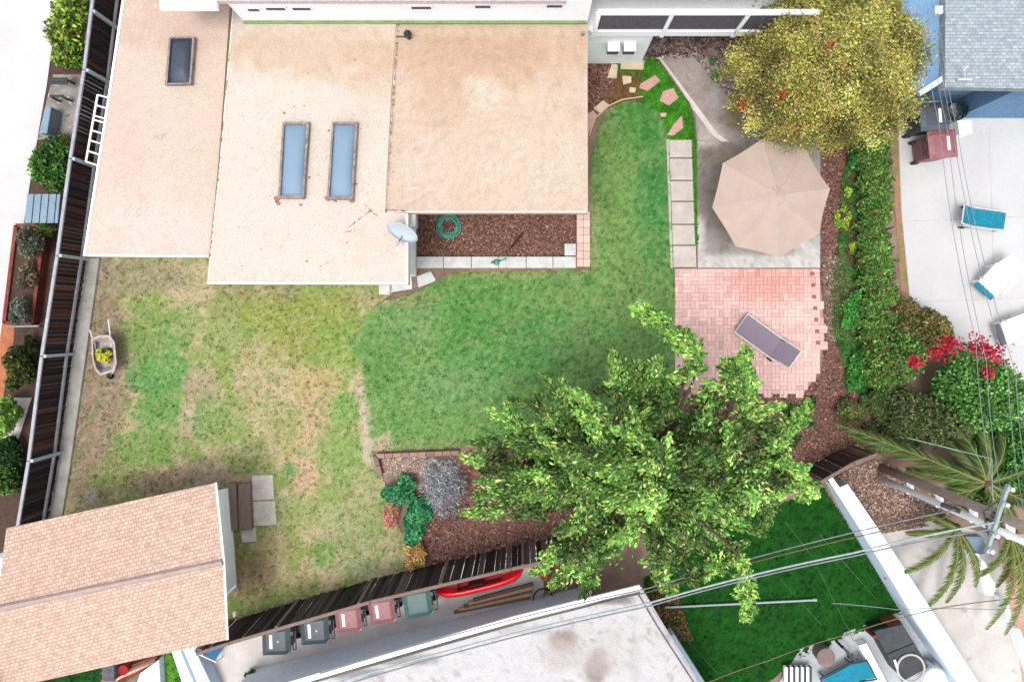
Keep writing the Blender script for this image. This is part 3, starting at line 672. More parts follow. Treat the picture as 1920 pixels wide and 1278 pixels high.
# downpipe box on the nook wall and teal tap
MB().prism(G([(767, 400), (779, 400), (779, 425), (767, 425)], 2.6), 2.2, 2.6).build('vent_box', M['whitemetal'], house)
# satellite dish
p = P(757, 432, 3.3)
dish = thing('satellite_dish', 'pale satellite dish on the roof corner above the mulch nook', 'satellite dish', (p.x, p.y, 2.9))
b = MB(); prof = [(.0, 0), (.14, .006), (.26, .03), (.36, .07)]; vs = []; fs = []; nn = 28
for r, z in [(r, z) for r, z in prof] + [(r * .99, z - .012) for r, z in reversed(prof)]:
    for k in range(nn): a = 2 * math.pi * k / nn; vs.append(Vector((r * math.cos(a), r * math.sin(a) * 1.0, z)))
for i in range(2 * len(prof) - 1):
    for k in range(nn): fs.append((i * nn + k, i * nn + (k + 1) % nn, (i + 1) * nn + (k + 1) % nn, (i + 1) * nn + k))
mt = Matrix.Rotation(R(-22), 4, 'Z') @ Matrix.Rotation(R(64), 4, 'X')
b.add([mt @ v + Vector((p.x, p.y, 3.3)) for v in vs], fs); b.build('reflector', mat('dish_paint', A(214, 228, 238), A(204, 220, 232), scale=3, rough=.5, finev=.03), dish, smooth=True)
MB().tube([(p.x, p.y, 2.9), (p.x, p.y + .03, 3.25)], .025, 8).build('mast', M['metal'], dish)
MB().tube([(p.x, p.y, 3.05), (p.x - .15, p.y - .28, 3.25)], .015, 6).box((p.x - .15, p.y - .28, 3.27), (.07, .09, .06)).build('feed_arm', M['metal'], dish)

# ------------------------------------------------------------------ white house with the balcony
YW = 6.70
wh = thing('white_house', 'white stucco house with a railed balcony behind the bungalow', 'house', (1.5, 9, 0))
XL = P(456, 40, 2.95).x
def bx(b, x0, x1, y0, y1, z0, z1, col=None): return b.box(((x0 + x1) / 2, (y0 + y1) / 2, (z0 + z1) / 2), (x1 - x0, y1 - y0, z1 - z0), col=col)
bx(MB(), XL, P(1100, 40, 2.9).x + .02, YW, 11, 2.6, 4.02).build('wall', M['trim'], wh)
XR = P(1201, 105).x
bx(MB(), P(1100, 40, 2.9).x + .02, XR, YW + .02, 7.9, 0, 2.28).build('wall', M['stucco'], wh)
bx(MB(), P(1100, 40, 2.9).x + .024, 8.5, 8.6, 11, 0, 4.0).build('wall', M['stucco'], wh)
bx(MB(), XL - .1, P(1062, 8, 4.1).x, 6.62, 11.5, 4.03, 4.2).build('roof', M['pinkroof'], wh)
bx(MB(), XL - 1.3, XL - .11, 6.80 - .33, 11.5, 4.03, 4.16).build('roof', M['trim'], wh)
ru = MB(); pts = [(P(1063, 8, 4.1).x, 6.90), (P(1540, 10, 4.1).x, 6.90), (P(1558, 5, 4.1).x, 6.97), (P(1568, -6, 4.1).x, 7.12), (P(1572, -40, 4.1).x, 7.6), (P(1572, -60, 4.1).x, 11.4), (P(1063, 8, 4.1).x, 11.4)]
ru.prism(pts, 3.98, 4.14).build('roof', M['trim'], wh)
q = [(x * 1 + (-.0), y + .10) for x, y in pts]; MB().prism([(min(x, P(1560, 0, 4.1).x), max(y, 7.02)) for x, y in pts], 4.145, 4.17).build('roof_covering', M['pinkroof'], wh)
bx(MB(), XL, P(1100, 40, 2.9).x, YW - .06, YW - .003, 2.909, 2.95).build('flashing', M['greenflash'], wh)
for (a, c, v) in [(461, 486, 16), (495, 535, 14), (545, 583, 14), (768, 810, 12), (888, 922, 10), (1023, 1057, 9)]:
    h = 20 - (YW - .02) / ((600 - v) * S) * 20
    x0 = P(a, v, h).x; x1 = P(c, v, h).x; f = bx(MB(), x0, x1, YW - .03, YW - .003, h - .11, h + .02).build('vent', M['trim'], wh)
    g = MB()
    for k in range(4): bx(g, x0 + .03, x1 - .03, YW - .045, YW - .031, h - .10 + k * .027, h - .085 + k * .027)
    g.build('louvre', M['graypanel'], f)
# balcony
bal = MB(); bx(bal, P(1100, 50, 2.4).x, 6.4, YW - .02, 8.58, 2.29, 2.42); bal = bal.build('balcony_floor', M['trim'], wh)
bx(MB(), P(1108, 50, 2.4).x, 6.4, YW - .08, YW - .022, 2.22, 2.50).build('edge_beam', M['trim'], wh)
for u in (1114, 1243, 1378, 1448):
    p = P(u, 52, 2.4); bx(MB(), p.x - .045, p.x + .045, YW - .1, YW - .02, 2.18, 3.5).build('post', M['trim'], wh)
bx(MB(), P(1112, 50, 2.4).x, 6.4, YW - .11, YW - .0, 3.50, 3.57).build('top_rail', M['trim'], wh)
for a, c in ((1114, 1243), (1243, 1378), (1378, 1448)):
    x0 = P(a, 52, 2.4).x + .05; x1 = P(c, 52, 2.4).x - .05
    bx(MB(), x0, x1, YW - .07, YW - .05, 2.62, 3.38).build('railing_panel', M['graypanel'], wh)
bx(MB(), P(1125, 50, 2.4).x, 6.3, 8.0, 8.58, 2.43, 2.5).build('door_mat', M['graypanel'], wh)
for u in (1149, 1179):
    x0 = P(u - 10, 80, 1.4).x; x1 = P(u + 11, 80, 1.4).x
    f = bx(MB(), x0, x1, YW - .16, YW + .018, 1.22, 1.50).build('meter_box', M['graypanel'], wh)
    bx(MB(), x0 - .01, x1 + .01, YW - .19, YW + .016, 1.502, 1.56).build('cover', M['trim'], f)

# ------------------------------------------------------------------ blue house at the right
bh = thing('blue_house', 'blue sided house with a grey shingle roof by the pool deck', 'house', tuple(P(1760, 60)))
MB().prism(G([(1690, -120), (1688, 165), (1722, 190), (1790, 190), (1800, -120)]), 0, 2.9).build('wall', M['blue_wall'], bh)
MB().prism(G([(1792, 165), (1800, -120), (2150, -120), (2150, 222), (1792, 222)]), 0, 2.6).build('wall', M['blue_wall'], bh)
MB().prism(G([(1773, -80), (1772, 163), (2120, 170), (2120, -80)], 3.2), 2.96, 3.2).build('roof', M['shingle_gr'], bh)
MB().prism(G([(1690, -80), (1690, 150), (1722, 168), (1771, 145), (1771, -80)], 3.0), 2.909, 2.95).build('roof', M['blue_wall'], bh)
MB().tube([P(1722, 176, 2.98), P(1770, 146, 3.05)], .07, 8).build('gutter', M['bluewhite'], bh)
MB().prism(G([(1754, 11), (1769, 11), (1769, 26), (1754, 26)], 3.1), 2.951, 3.1).build('roof_vent', M['bluewhite'], bh)
b = MB(); b.tube([P(1795, 149, 3.3), P(1822, 149, 3.3)], .025, 8); b.tube([P(1808, 130, 3.6), P(1808, 149, 3.25)], .02, 8); b.tube([P(1808, 130, 3.6), P(1815, 124, 3.6)], .018, 8); b.build('antenna', M['whitemetal'], bh)

# ------------------------------------------------------------------ fences
def fence(name, lab, base, h, m_post, posts_at, board=.135, palette=None, cat='fence', rails=True, lowrail=False, poff=0):
    base = [P(*q) for q in base]; root = thing(name, lab, cat, tuple(base[len(base) // 2]))
    b = MB(); rl = MB(); r2_ = MB()
    for a, c in zip(base[:-1], base[1:]):
        d = c - a; L = d.length; ang = math.atan2(d.y, d.x); n = max(1, int(L / board)); nrm = Vector((-d.y, d.x, 0)).normalized()
        for i in range(n):
            t = (i + .5) / n; p = a + d * t + nrm * random.uniform(-.012, .012) + nrm * (.012 if i % 2 else 0)
            col = random.choice(palette); k = random.uniform(.7, 1.25)
            hh = h - random.uniform(.02, .06)
            b.box((p.x, p.y, hh / 2 + .03), (L / n * random.uniform(.84, .96), .02, hh), rz=ang, col=A(*[x * k for x in col]))
        if rails:
            m = (a + c) / 2; rl.box((m.x, m.y, h + .01), (L + .02, .075, .05), rz=ang)
        if lowrail: m = (a + c) / 2 - nrm * lowrail; r2_.box((m.x, m.y, .42), (L + .02, .05, .07), rz=ang)
    b.build('board_panel', M['darkwood'], root, vcol=True)
    if rails: rl.build('top_rail', M['rail'] if m_post is not None else M['wood'], root)
    if lowrail: r2_.build('bottom_rail', M['rail'], root)
    for (u, v) in posts_at:
        p = P(u, v); MB().box((p.x + poff, p.y, h / 2), (.075, .075, h + .03)).build('post', m_post or M['wood'], root)
    return root
dk = [(46, 36, 40), (56, 42, 42), (40, 34, 42), (68, 50, 48), (50, 42, 48), (38, 30, 34)]
dkb = dk + dk + [(104, 62, 46), (88, 52, 42)]
fence('wooden_fence', 'tall dark board fence with pale steel posts along the left side of the lawn', [(240, -60), (213, 163), (189, 318), (166, 487), (139, 663), (116, 846), (97, 960), (60, 1200)], 1.33, M['palebar'], [(224, 60), (213, 163), (189, 318), (166, 487), (139, 663), (116, 846)], palette=dkb, lowrail=-.06, board=.10, poff=.07)
fence('wooden_fence', 'dark board fence between the dry lawn and the row of bins', [(424, 1168), (480, 1150), (720, 1080), (960, 1024), (1015, 1012)], 1.8, None, [(430, 1163), (560, 1124), (700, 1084), (840, 1050), (980, 1018)], palette=[(70, 62, 66), (52, 44, 48), (92, 82, 84), (60, 50, 54), (40, 34, 38)], rails=True)
fence('wooden_fence', 'dark board fence behind the big tree, nearest the deep green yard', [(1015, 1011), (1200, 975), (1390, 915), (1500, 885), (1560, 850), (1600, 835)], 1.3, None, [(1200, 973), (1390, 913), (1500, 883), (1590, 838)], palette=[(90, 66, 66), (64, 50, 52), (110, 86, 84), (74, 56, 58)])
# kerb wall along the left fence
o = MB().prism(G([(167, 484), (191, 484), (172, 620), (152, 760), (135, 880), (118, 985), (90, 985), (111, 880), (133, 720), (152, 580)]), 0, .13).build('retaining_kerb', M['kerb'], bevel=.012)
tag(o, 'long pale concrete kerb along the foot of the left fence', 'kerb')
# ladder
p0 = P(160, 304, 0); LX = thing('ladder', 'white ladder leaning against the dark fence beside the bungalow', 'ladder', (p0.x, p0.y, 0))
b = MB(); a0, a1 = P(183, 178, 1.0), P(161, 303, 1.0); b0, b1 = P(205, 184, .9), P(186, 311, .9)
for q0, q1 in ((a0, a1), (b0, b1)):
    s_ = MB(); d = (q1 - q0); s_.tube([q0, q1], .028, 6); s_.build('side_rail', M['trim'], LX)
for i in range(8):
    t = [0, .155, .31, .37, .53, .68, .84, 1][i]; MB().tube([a0.lerp(a1, t), b0.lerp(b1, t)], .022, 6).build('rung', M['trim'], LX)
for q in (a1, b1, b0): MB().tube([q, (q.x, q.y, .01)], .02, 6).build('leg', M['trim'], LX)

# ------------------------------------------------------------------ foliage
def leaves(name, parent, Pts, size, cols, mat_=None, up=.45, aspect=.5, jitter=.15, weights=None, k=1.0, tint=None, dirs=None):
    n = len(Pts); Pts = np.asarray(Pts, float)
    idx = RNG.choice(len(cols), n, p=weights); c = np.array(cols, float)[idx] * RNG.normal(1, jitter, (n, 1)) * RNG.normal(1, .035, (n, 3))
    if tint is not None: c = c * np.asarray(tint)[:, None]
    c = to_alb(c, k * 1.12)
    N = RNG.normal(0, 1, (n, 3)); N /= np.linalg.norm(N, axis=1)[:, None]; N[:, 2] = np.abs(N[:, 2]) + up; N /= np.linalg.norm(N, axis=1)[:, None]
    T = RNG.normal(0, 1, (n, 3)) if dirs is None else dirs + RNG.normal(0, .35, (n, 3))
    T -= (T * N).sum(1)[:, None] * N; T /= (np.linalg.norm(T, axis=1)[:, None] + 1e-9); B = np.cross(N, T)
    s = size * RNG.uniform(.55, 1.35, n)[:, None]
    q = np.stack([Pts - T * s, Pts - B * s * aspect + N * s * .12, Pts + T * s, Pts + B * s * aspect + N * s * .12], 1)
    return fast_mesh(name, q.reshape(-1, 3), np.arange(4 * n).reshape(n, 4), np.repeat(c, 4, 0), mat_ or M['leaf'], parent)

def bushpts(c, r, n, blobs=14, lob=.42, dome=True):
    """leaf points on many small lobes filling an ellipsoid; returns points and a per-lobe tint"""
    c = np.array(c); r = np.array(r); out = []; tn = []
    for b_ in range(blobs):
        d = RNG.normal(0, 1, 3); d /= np.linalg.norm(d)
        if dome: d[2] = abs(d[2])
        bc = c + d * r * RNG.uniform(.35, .78); m = n // blobs
        q = RNG.normal(0, 1, (m, 3)); q /= np.linalg.norm(q, axis=1)[:, None]; q *= RNG.uniform(.55, 1.08, (m, 1)) * lob * r * RNG.uniform(.7, 1.2)
        out.append(bc + q); tn.append(np.full(m, RNG.normal(1, .08)))
    o_ = np.concatenate(out); t_ = np.concatenate(tn)
    k = o_[:, 2] > .02
    return o_[k], t_[k]

def shrub(name, lab, cat, u, v, h, ru, rv, n, cols, size=.05, blobs=14, weights=None, group=None, flowers=None, z0=0, lob=.42, k=1.0, up=.45, stems=True, aspect=.5):
    p = P(u, v, h * .6); rx, ry = ru * S * (H - h * .6) / H, rv * S * (H - h * .6) / H
    root = thing(name, lab, cat, (p.x, p.y, z0), group=group)
    pts, tn = bushpts((p.x, p.y, z0 + h * .35), (rx, ry, h * .65), n, blobs, lob)
    leaves('foliage', root, pts, size, cols, weights=weights, tint=tn, k=k * 1.25, up=up, aspect=aspect)
    b = MB()
    for i in range(6):
        a = random.uniform(0, 6.28); q = random.uniform(.2, .6)
        b.tube([(p.x, p.y, z0), (p.x + q * rx * .4 * math.cos(a), p.y + q * ry * .4 * math.sin(a), z0 + h * .3), (p.x + q * rx * math.cos(a), p.y + q * ry * math.sin(a), z0 + h * .65)], [.02, .014, .006], 5)
    b.build('stem', M['bark'], root)
    if flowers:
        for (fn, cnt, fcols, fsize, spread) in flowers:
            ks = RNG.choice(len(pts), min(cnt, len(pts)), replace=False); fp = pts[ks]
            if spread: # clustered: choose centres then offsets
                cc = [(P(a, c_, h * .95), s_) for a, c_, s_ in spread]; m = cnt // len(cc); fp = []
                for q_, s_ in cc: fp.append(np.array([q_.x, q_.y, z0 + h * .92]) + RNG.normal(0, 1, (m, 3)) * np.array([s_ * S, s_ * S, .06]))
                fp = np.concatenate(fp)
            fp = fp + np.array([0, 0, .03]); leaves('flowers', root, fp, fsize, fcols, up=1.0, aspect=.8, jitter=.1)
    return root

# ---- the big pale green tree in the middle
def big_tree():
    base = P(1166, 822); root = thing('large_tree', 'large pale green tree with long leafy shoots shading the mulch bed', 'tree', tuple(base))
    top = P(1205, 868, 3.4)
    b = MB(); b.tube([base, base + Vector((.05, .02, 1.2)), (top * .55 + base * .45), top], [.24, .18, .15, .11], 12)
    b.build('trunk', M['bark'], root, smooth=True)
    tips = [(885, 862, 3.4), (905, 830, 3.6), (950, 790, 3.8), (1000, 760, 4.1), (1045, 735, 4.0), (1095, 750, 4.3), (1155, 690, 4.5), (1190, 700, 4.6), (1230, 690, 4.6),
            (1280, 700, 4.6), (1392, 690, 4.8), (1372, 716, 4.6), (1430, 770, 4.9), (1512, 765, 4.7), (1480, 830, 4.8), (1515, 915, 4.6), (1470, 900, 4.9), (1430, 930, 4.9), (1400, 985, 4.6),
            (1345, 1065, 4.5), (1300, 1085, 4.5), (1245, 1075, 4.4), (1235, 1040, 4.7), (1385, 1040, 4.3), (1100, 1100, 3.9), (1050, 1090, 3.6), (1020, 1060, 3.5), (1070, 1040, 3.9),
            (1130, 1050, 4.2), (905, 960, 3.6), (915, 925, 3.5), (965, 910, 3.9), (990, 960, 4.0), (1000, 890, 4.4), (940, 880, 3.9), (1040, 840, 4.7), (1110, 800, 4.9), (1180, 780, 5.3),
            (1250, 770, 5.2), (1320, 790, 5.1), (1380, 830, 5.3), (1340, 900, 5.7), (1290, 960, 5.5), (1220, 940, 5.9), (1160, 880, 6.0), (1240, 860, 6.3), (1100, 920, 5.2), (1080, 980, 4.7), (1180, 1000, 5.0),
            (1310, 1010, 5.1), (1300, 860, 5.9), (1050, 790, 4.3), (1110, 850, 5.3), (1170, 930, 5.6), (1360, 960, 5.2), (1260, 1000, 5.2), (930, 900, 3.7), (970, 830, 4.1), (1450, 860, 4.7), (1200, 820, 5.7), (1280, 900, 6.1), (1420, 880, 5.0), (1020, 930, 4.4)]
    for a_ in range(10):
        r_ = math.sqrt(random.random()); q_ = random.uniform(0, 6.28); tips.append((1205 + 235 * r_ * math.cos(q_), 890 + 150 * r_ * math.sin(q_), random.uniform(3.3, 4.0)))
    shoots = [((1310, 690, 4.5), (1250, 610, 4.9), (1200, 578, 4.9)), ((1392, 770, 4.8), (1402, 715, 5.0), (1394, 662, 5.0)), ((1440, 840, 4.9), (1480, 810, 5.0), (1512, 762, 4.8)),
              ((1385, 1040, 4.6), (1402, 1100, 4.2), (1398, 1165, 3.6)), ((1290, 700, 4.6), (1300, 660, 4.7), (1262, 620, 4.6)), ((1460, 870, 4.8), (1500, 890, 4.8), (1512, 930, 4.4)), ((1410, 760, 4.8), (1384, 716, 4.8), (1368, 684, 4.6)),
              ((1230, 1040, 4.7), (1240, 1080, 4.3), (1262, 1108, 3.9)), ((1410, 960, 4.4), (1440, 940, 4.2), (1425, 1000, 3.8))]
    br = MB(); pts = []; tn = []; dr = []
    topn = np.array(top)
    def twig(p, d, L, n, tint, r=.07):
        t = RNG.uniform(0, 1, n) ** .8; q = p[None] + d[None] * (t * L)[:, None] + RNG.normal(0, 1, (n, 3)) * (r * (1.25 - .95 * t))[:, None] - np.array([0, 0, .38 * L]) * (t ** 2)[:, None]
        pts.append(q); tn.append(np.full(n, tint)); dr.append(np.repeat(d[None], n, 0))
    for ti, (u, v, h) in enumerate(tips):
        tip = np.array(P(u, v, h)); st = topn + (RNG.normal(0, .15, 3)); mid = st * .45 + tip * .55 + np.array([0, 0, .35]) + RNG.normal(0, .12, 3)
        path = [st * (1 - t) ** 2 + mid * 2 * t * (1 - t) + tip * t * t for t in np.linspace(0, 1, 7)]
        br.tube([Vector(q) for q in path], [.07, .055, .045, .035, .028, .018, .008], 6)
        tint = RNG.normal(1, .17)
        axis = (tip - mid); axis /= np.linalg.norm(axis)
        for j in range(6):
            t = [1.0, .94, .86, .76, .66, .56][j]; i = min(5.99, t * 6); k = min(5, int(i)); p = path[k] * (1 - (i - k)) + path[k + 1] * (i - k)
            d = axis * 1.0 + RNG.normal(0, .95, 3) * (.2 if j == 0 else 1); d[2] = d[2] * .3 - .05; d /= np.linalg.norm(d)
            twig(p - d * .25, d, RNG.uniform(.45, .8), 185, tint * RNG.normal(1, .24), .09)
    for (a, m_, c_) in shoots:
        a, m_, c_ = [np.array(P(*q)) for q in (a, m_, c_)]
        st = topn; path0 = [st * (1 - t) + a * t + np.array([0, 0, .4 * math.sin(math.pi * t)]) for t in np.linspace(0, 1, 5)]
        br.tube([Vector(q) for q in path0], [.06, .05, .04, .03, .02], 6)
        path = [a * (1 - t) ** 2 + (m_ * 2 - (a + c_) / 2) * 2 * t * (1 - t) + c_ * t * t for t in np.linspace(0, 1, 9)]
        br.tube([Vector(q) for q in path], [.02, .018, .016, .014, .012, .01, .008, .006, .004], 5)
        tint = RNG.normal(1.08, .1)
        for k in range(8):
            for j in range(5):
                p = path[k] * .5 + path[k + 1] * .5; d = (path[k + 1] - path[k]); d /= np.linalg.norm(d); d = d + RNG.normal(0, .7, 3); d /= np.linalg.norm(d)
                twig(p, d, RNG.uniform(.22, .42) * (1 - k * .05), 75, tint * RNG.normal(1, .1), .05)
    br.build('branch', M['bark'], root, smooth=True)
    Q = np.concatenate(pts); T = np.concatenate(tn); D = np.concatenate(dr)
    leaves('crown', root, Q, .052, [(144, 186, 90), (112, 162, 78), (176, 206, 106), (82, 136, 64), (212, 222, 130), (56, 104, 52)], weights=[.25, .25, .17, .18, .06, .09], tint=np.clip(T, .5, 1.45), k=1.2, up=.5, aspect=.42, dirs=D)
big_tree()

# ---- olive yellow tree at the top
def dome_tree(name, lab, u, v, h, ru, rv, n, cols, weights, size=.045, z_low=1.2, lobes=60, spots=None):
    c = P(u, v, h * .62); base = Vector((c.x, c.y, 0)); root = thing(name, lab, 'tree', tuple(base))
    rx = ru * S * (H - h * .6) / H; ry = rv * S * (H - h * .6) / H; b = MB()
    b.tube([base, base + Vector((.03, .02, z_low * .8)), (c.x, c.y, h * .5)], [.2, .15, .09], 12); b.build('trunk', M['bark'], root, smooth=True)
    pts = []; tn = []; br = MB()
    for i in range(lobes):
        rr = math.sqrt((i + .5) / lobes); aa = i * 2.39996; d = np.array([rr * math.cos(aa), rr * math.sin(aa), math.sqrt(max(0, 1 - rr * rr)) - .15 * rr]) + RNG.normal(0, .05, 3)
        f = RNG.uniform(.78, .97); e = np.array([c.x + d[0] * rx * f, c.y + d[1] * ry * f, h * .52 + d[2] * h * .44 * f]); e[2] = max(e[2], z_low * .8)
        br.tube([(c.x, c.y, h * .3 + .25 * random.random()), (c.x * .5 + e[0] * .5, c.y * .5 + e[1] * .5, h * .42 + e[2] * .15), tuple(e)], [.05, .03, .008], 5)
        m = n // lobes; t = RNG.normal(1, .17)
        for s_ in range(6):
            dd = d + RNG.normal(0, .8, 3); dd /= np.linalg.norm(dd); tt = RNG.uniform(0, 1, m // 6)
            pts.append(e + dd * (tt * .42)[:, None] + RNG.normal(0, .09, (m // 6, 3))); tn.append(np.full(m // 6, t * RNG.normal(1, .08)))
    br.build('branch', M['bark'], root, smooth=True)
    Q = np.concatenate(pts); T = np.concatenate(tn)
    k = Q[:, 2] > .3; Q = Q[k]; T = T[k]
    leaves('crown', root, Q, size, cols, weights=weights, tint=T, up=.35, aspect=.45, k=1.22)
    if spots:
        fp = []
        for (a, b_, hh, s_, m) in spots:
            q = P(a, b_, hh); fp.append(np.array(q) + RNG.normal(0, 1, (m, 3)) * np.array([s_, s_, .08]))
        leaves('flowers', root, np.concatenate(fp), .035, [(206, 60, 44), (222, 96, 76), (186, 44, 40)], up=1, aspect=.8)
    return root
dome_tree('olive_tree', 'round yellow green tree dotted with red blossom beside the blue house', 1552, 128, 4.0, 178, 152, 150000,
          [(190, 190, 92), (168, 172, 84), (218, 212, 112), (146, 148, 76), (208, 160, 104), (140, 128, 96), (124, 146, 70), (236, 172, 112), (206, 190, 160)], [.22, .2, .11, .13, .1, .08, .09, .04, .03], size=.031, lobes=230,
          spots=[(1466, 178, 3.4, .06, 26), (1512, 180, 3.4, .05, 14), (1390, 196, 2.6, .07, 26), (1495, 240, 2.8, .06, 14), (1555, 84, 4.1, .06, 12), (1700, 95, 3.3, .06, 10), (1420, 225, 2.4, .08, 14)])

# hedge in sections
GR = [(78, 136, 58), (64, 118, 52), (104, 156, 68), (56, 96, 46), (136, 166, 78), (132, 100, 72)]
hp = []; ht = []
root = thing('hedge', 'long green hedge between the ground cover and the pale pool deck', 'hedge', tuple(P(1645, 420)))
for i in range(44):
    v = 246 + i * 11; u = 1650 + (v - 246) * .04 + random.uniform(-7, 7); w_ = 30
    q = P(u, v, .9); c_, t_ = bushpts((q.x, q.y, .32), (w_ * S * 1.15, .24, .5), 1900, 22, .34); hp.append(c_); ht.append(t_)
leaves('foliage', root, np.concatenate(hp), .04, GR, k=1.5, tint=np.concatenate(ht), weights=[.22, .18, .18, .1, .13, .19])
b = MB()
for i in range(14): q = P(1640 + i * 1.6, 255 + i * 36, 0); b.tube([q, q + Vector((.05, .05, .7))], [.03, .015], 5)
b.build('stem', M['bark'], root)
LG = [(110, 156, 74), (84, 136, 58), (140, 174, 88), (66, 110, 50), (124, 112, 74)]
FL_R = [(190, 30, 56), (210, 64, 84), (160, 22, 44)]
shrub('shrub', 'brown tipped shrub spilling onto the deck at the end of the hedge', 'shrub', 1738, 618, 1.5, 50, 62, 11000, [(150, 118, 82), (126, 104, 66), (116, 146, 66), (90, 124, 52), (168, 140, 100)], blobs=24)
shrub('shrub', 'green shrub between the hedge and the red bougainvillea', 'shrub', 1690, 670, 1.4, 52, 60, 12000, LG, blobs=24)
shrub('bougainvillea', 'bushy bougainvillea with crimson blossom at the pool deck', 'shrub', 1842, 740, 2.3, 84, 92, 26000, [(92, 150, 66), (70, 128, 52), (120, 172, 84), (50, 96, 44), (136, 182, 98)], blobs=46, lob=.34,
      flowers=[('f', 760, FL_R, .04, [(1785, 650, 9), (1832, 648, 8), (1850, 655, 8), (1868, 668, 9), (1855, 698, 5), (1718, 678, 5), (1760, 662, 6), (1780, 640, 6)])])
shrub('shrub', 'dark shrub behind the palm fronds by the mulch bed', 'shrub', 1745, 780, 1.5, 85, 62, 15000, [(96, 120, 70), (76, 104, 56), (126, 140, 84), (116, 96, 78), (60, 80, 48)], blobs=30)
shrub('shrub', 'green shrub at the right edge below the bougainvillea', 'shrub', 1895, 840, 2.0, 66, 80, 15000, [(84, 142, 62), (64, 120, 52), (110, 166, 80), (46, 86, 44)], blobs=28)
shrub('shrub', 'loose green shrub filling the gap between the hedge end and the dark shrub', 'shrub', 1672, 755, .8, 50, 46, 8000, [(96, 132, 66), (74, 112, 54), (124, 150, 82), (120, 100, 76)], blobs=26, lob=.34)
shrub('shrub', 'small dark shrub at the edge of the mulch near the palm', 'shrub', 1597, 775, .7, 34, 26, 3200, [(98, 120, 62), (80, 98, 54), (130, 112, 74)], blobs=12)
for (u, v, r, lab) in [(1581, 404, 17, 'yellow green tuft in the bed level with the umbrella'), (1602, 464, 10, 'smaller yellow green tuft further down the bed from the umbrella'), (1590, 357, 8, 'tiny yellow green tuft in the bed beside the umbrella rim')]:
    shrub('flowering_plant', lab, 'plant', u, v, .25, r, r * 1.5, 500, [(150, 196, 70), (196, 220, 84), (110, 164, 60)], size=.03, blobs=7, group='yellow tufts beside the hedge')
for i, (u, v, ru, rv, lab) in enumerate([(1600, 585, 28, 42, 'leafy clump beside the hedge, level with the lounger'), (1607, 690, 22, 48, 'tall narrow leafy clump below the hedge, beside the mulch'), (1612, 300, 16, 30, 'leafy clump just below the olive tree')]):
    shrub('leafy_plant', lab, 'plant', u, v, .45, ru, rv, 2600, [(76, 148, 64), (60, 130, 54), (98, 166, 80)], size=.045, blobs=12)
# planter bed plants
shrub('blue_green_shrub', 'blue green shrub in the bed at the corner of the lawn, upper of two', 'shrub', 750, 925, .55, 38, 34, 3800, [(72, 156, 108), (48, 126, 84), (102, 180, 132), (36, 98, 66), (90, 160, 90)], blobs=16, size=.05, aspect=.6, lob=.30)
shrub('blue_green_shrub', 'blue green shrub between the pink flowers and the lavender bush, lower of two', 'shrub', 783, 980, .7, 36, 44, 4600, [(72, 156, 108), (48, 126, 84), (102, 180, 132), (36, 98, 66), (90, 160, 90)], blobs=16, size=.055, aspect=.6, lob=.36)
shrub('lavender_bush', 'grey lavender bush beside the blue green shrub', 'shrub', 830, 912, .7, 44, 56, 12000, [(206, 206, 212), (180, 180, 190), (226, 226, 232), (150, 150, 152), (160, 180, 168), (190, 176, 186)], blobs=34, size=.05, aspect=.14, k=1.15, up=-.1)
shrub('pink_flowers', 'pink flowers at the lawn edge of the planting bed', 'flowers', 732, 965, .5, 18, 36, 1500, [(240, 140, 140), (240, 80, 120), (236, 180, 140), (130, 170, 90)], blobs=9, size=.03, k=1.1)
shrub('orange_plant', 'orange leaved plant below the blue green shrub', 'plant', 777, 1040, .5, 24, 28, 1800, [(240, 186, 106), (226, 156, 80), (250, 210, 150), (170, 120, 70)], blobs=9, size=.035)
shrub('weed', 'small green weed at the edge of the diagonal path, nearer the balcony', 'plant', 1337, 112, .2, 9, 7, 240, [(84, 130, 70), (110, 150, 90)], blobs=5, size=.03)
shrub('weed', 'small green weed at the edge of the diagonal path, nearer the umbrella', 'plant', 1342, 142, .2, 10, 8, 240, [(84, 130, 70), (110, 150, 90)], blobs=5, size=.03)
# left neighbour's planting
LIME = [(146, 184, 66), (110, 158, 48), (190, 208, 96), (70, 112, 36), (100, 76, 50)]
shrub('shrub', 'lime green shrub beyond the fence at the top left', 'shrub', 132, 45, 1.6, 40, 62, 9000, LIME, blobs=28, size=.06)
shrub('shrub', 'lime green shrub with a pointed tip, lower of two beyond the fence', 'shrub', 130, 108, 1.2, 34, 26, 3200, LIME, blobs=14, size=.06)
shrub('shrub', 'round green shrub above the blue metal roof', 'shrub', 92, 305, 1.0, 34, 50, 7000, [(84, 132, 54), (60, 104, 42), (116, 156, 74), (46, 80, 38)], blobs=22)
shrub('shrub', 'grey green shrub in the raised red planter, upper of two', 'shrub', 66, 455, .7, 24, 36, 3600, [(110, 124, 100), (84, 104, 78), (140, 150, 128), (96, 66, 56)], blobs=14, size=.035, z0=.25)
shrub('shrub', 'grey green shrub in the raised red planter, lower of two', 'shrub', 46, 582, .6, 18, 26, 2200, [(110, 124, 106), (84, 104, 82), (140, 150, 132), (96, 66, 56)], blobs=10, size=.035, z0=.25)
shrub('shrub', 'low brownish plants in the middle of the red planter', 'shrub', 58, 520, .5, 16, 34, 2600, [(104, 100, 76), (130, 96, 80), (84, 92, 62), (150, 130, 110)], blobs=14, size=.035, z0=.2)
shrub('shrub', 'dark olive shrub below the small grey rail', 'shrub', 36, 690, 1.0, 24, 48, 4200, [(92, 104, 44), (64, 78, 34), (120, 124, 60), (40, 52, 28)], blobs=16)
shrub('shrub', 'bright green shrub at the left edge of the yard', 'shrub', 2, 785, 1.3, 26, 42, 4200, [(140, 184, 80), (112, 160, 62), (170, 204, 110)], blobs=14, size=.06)
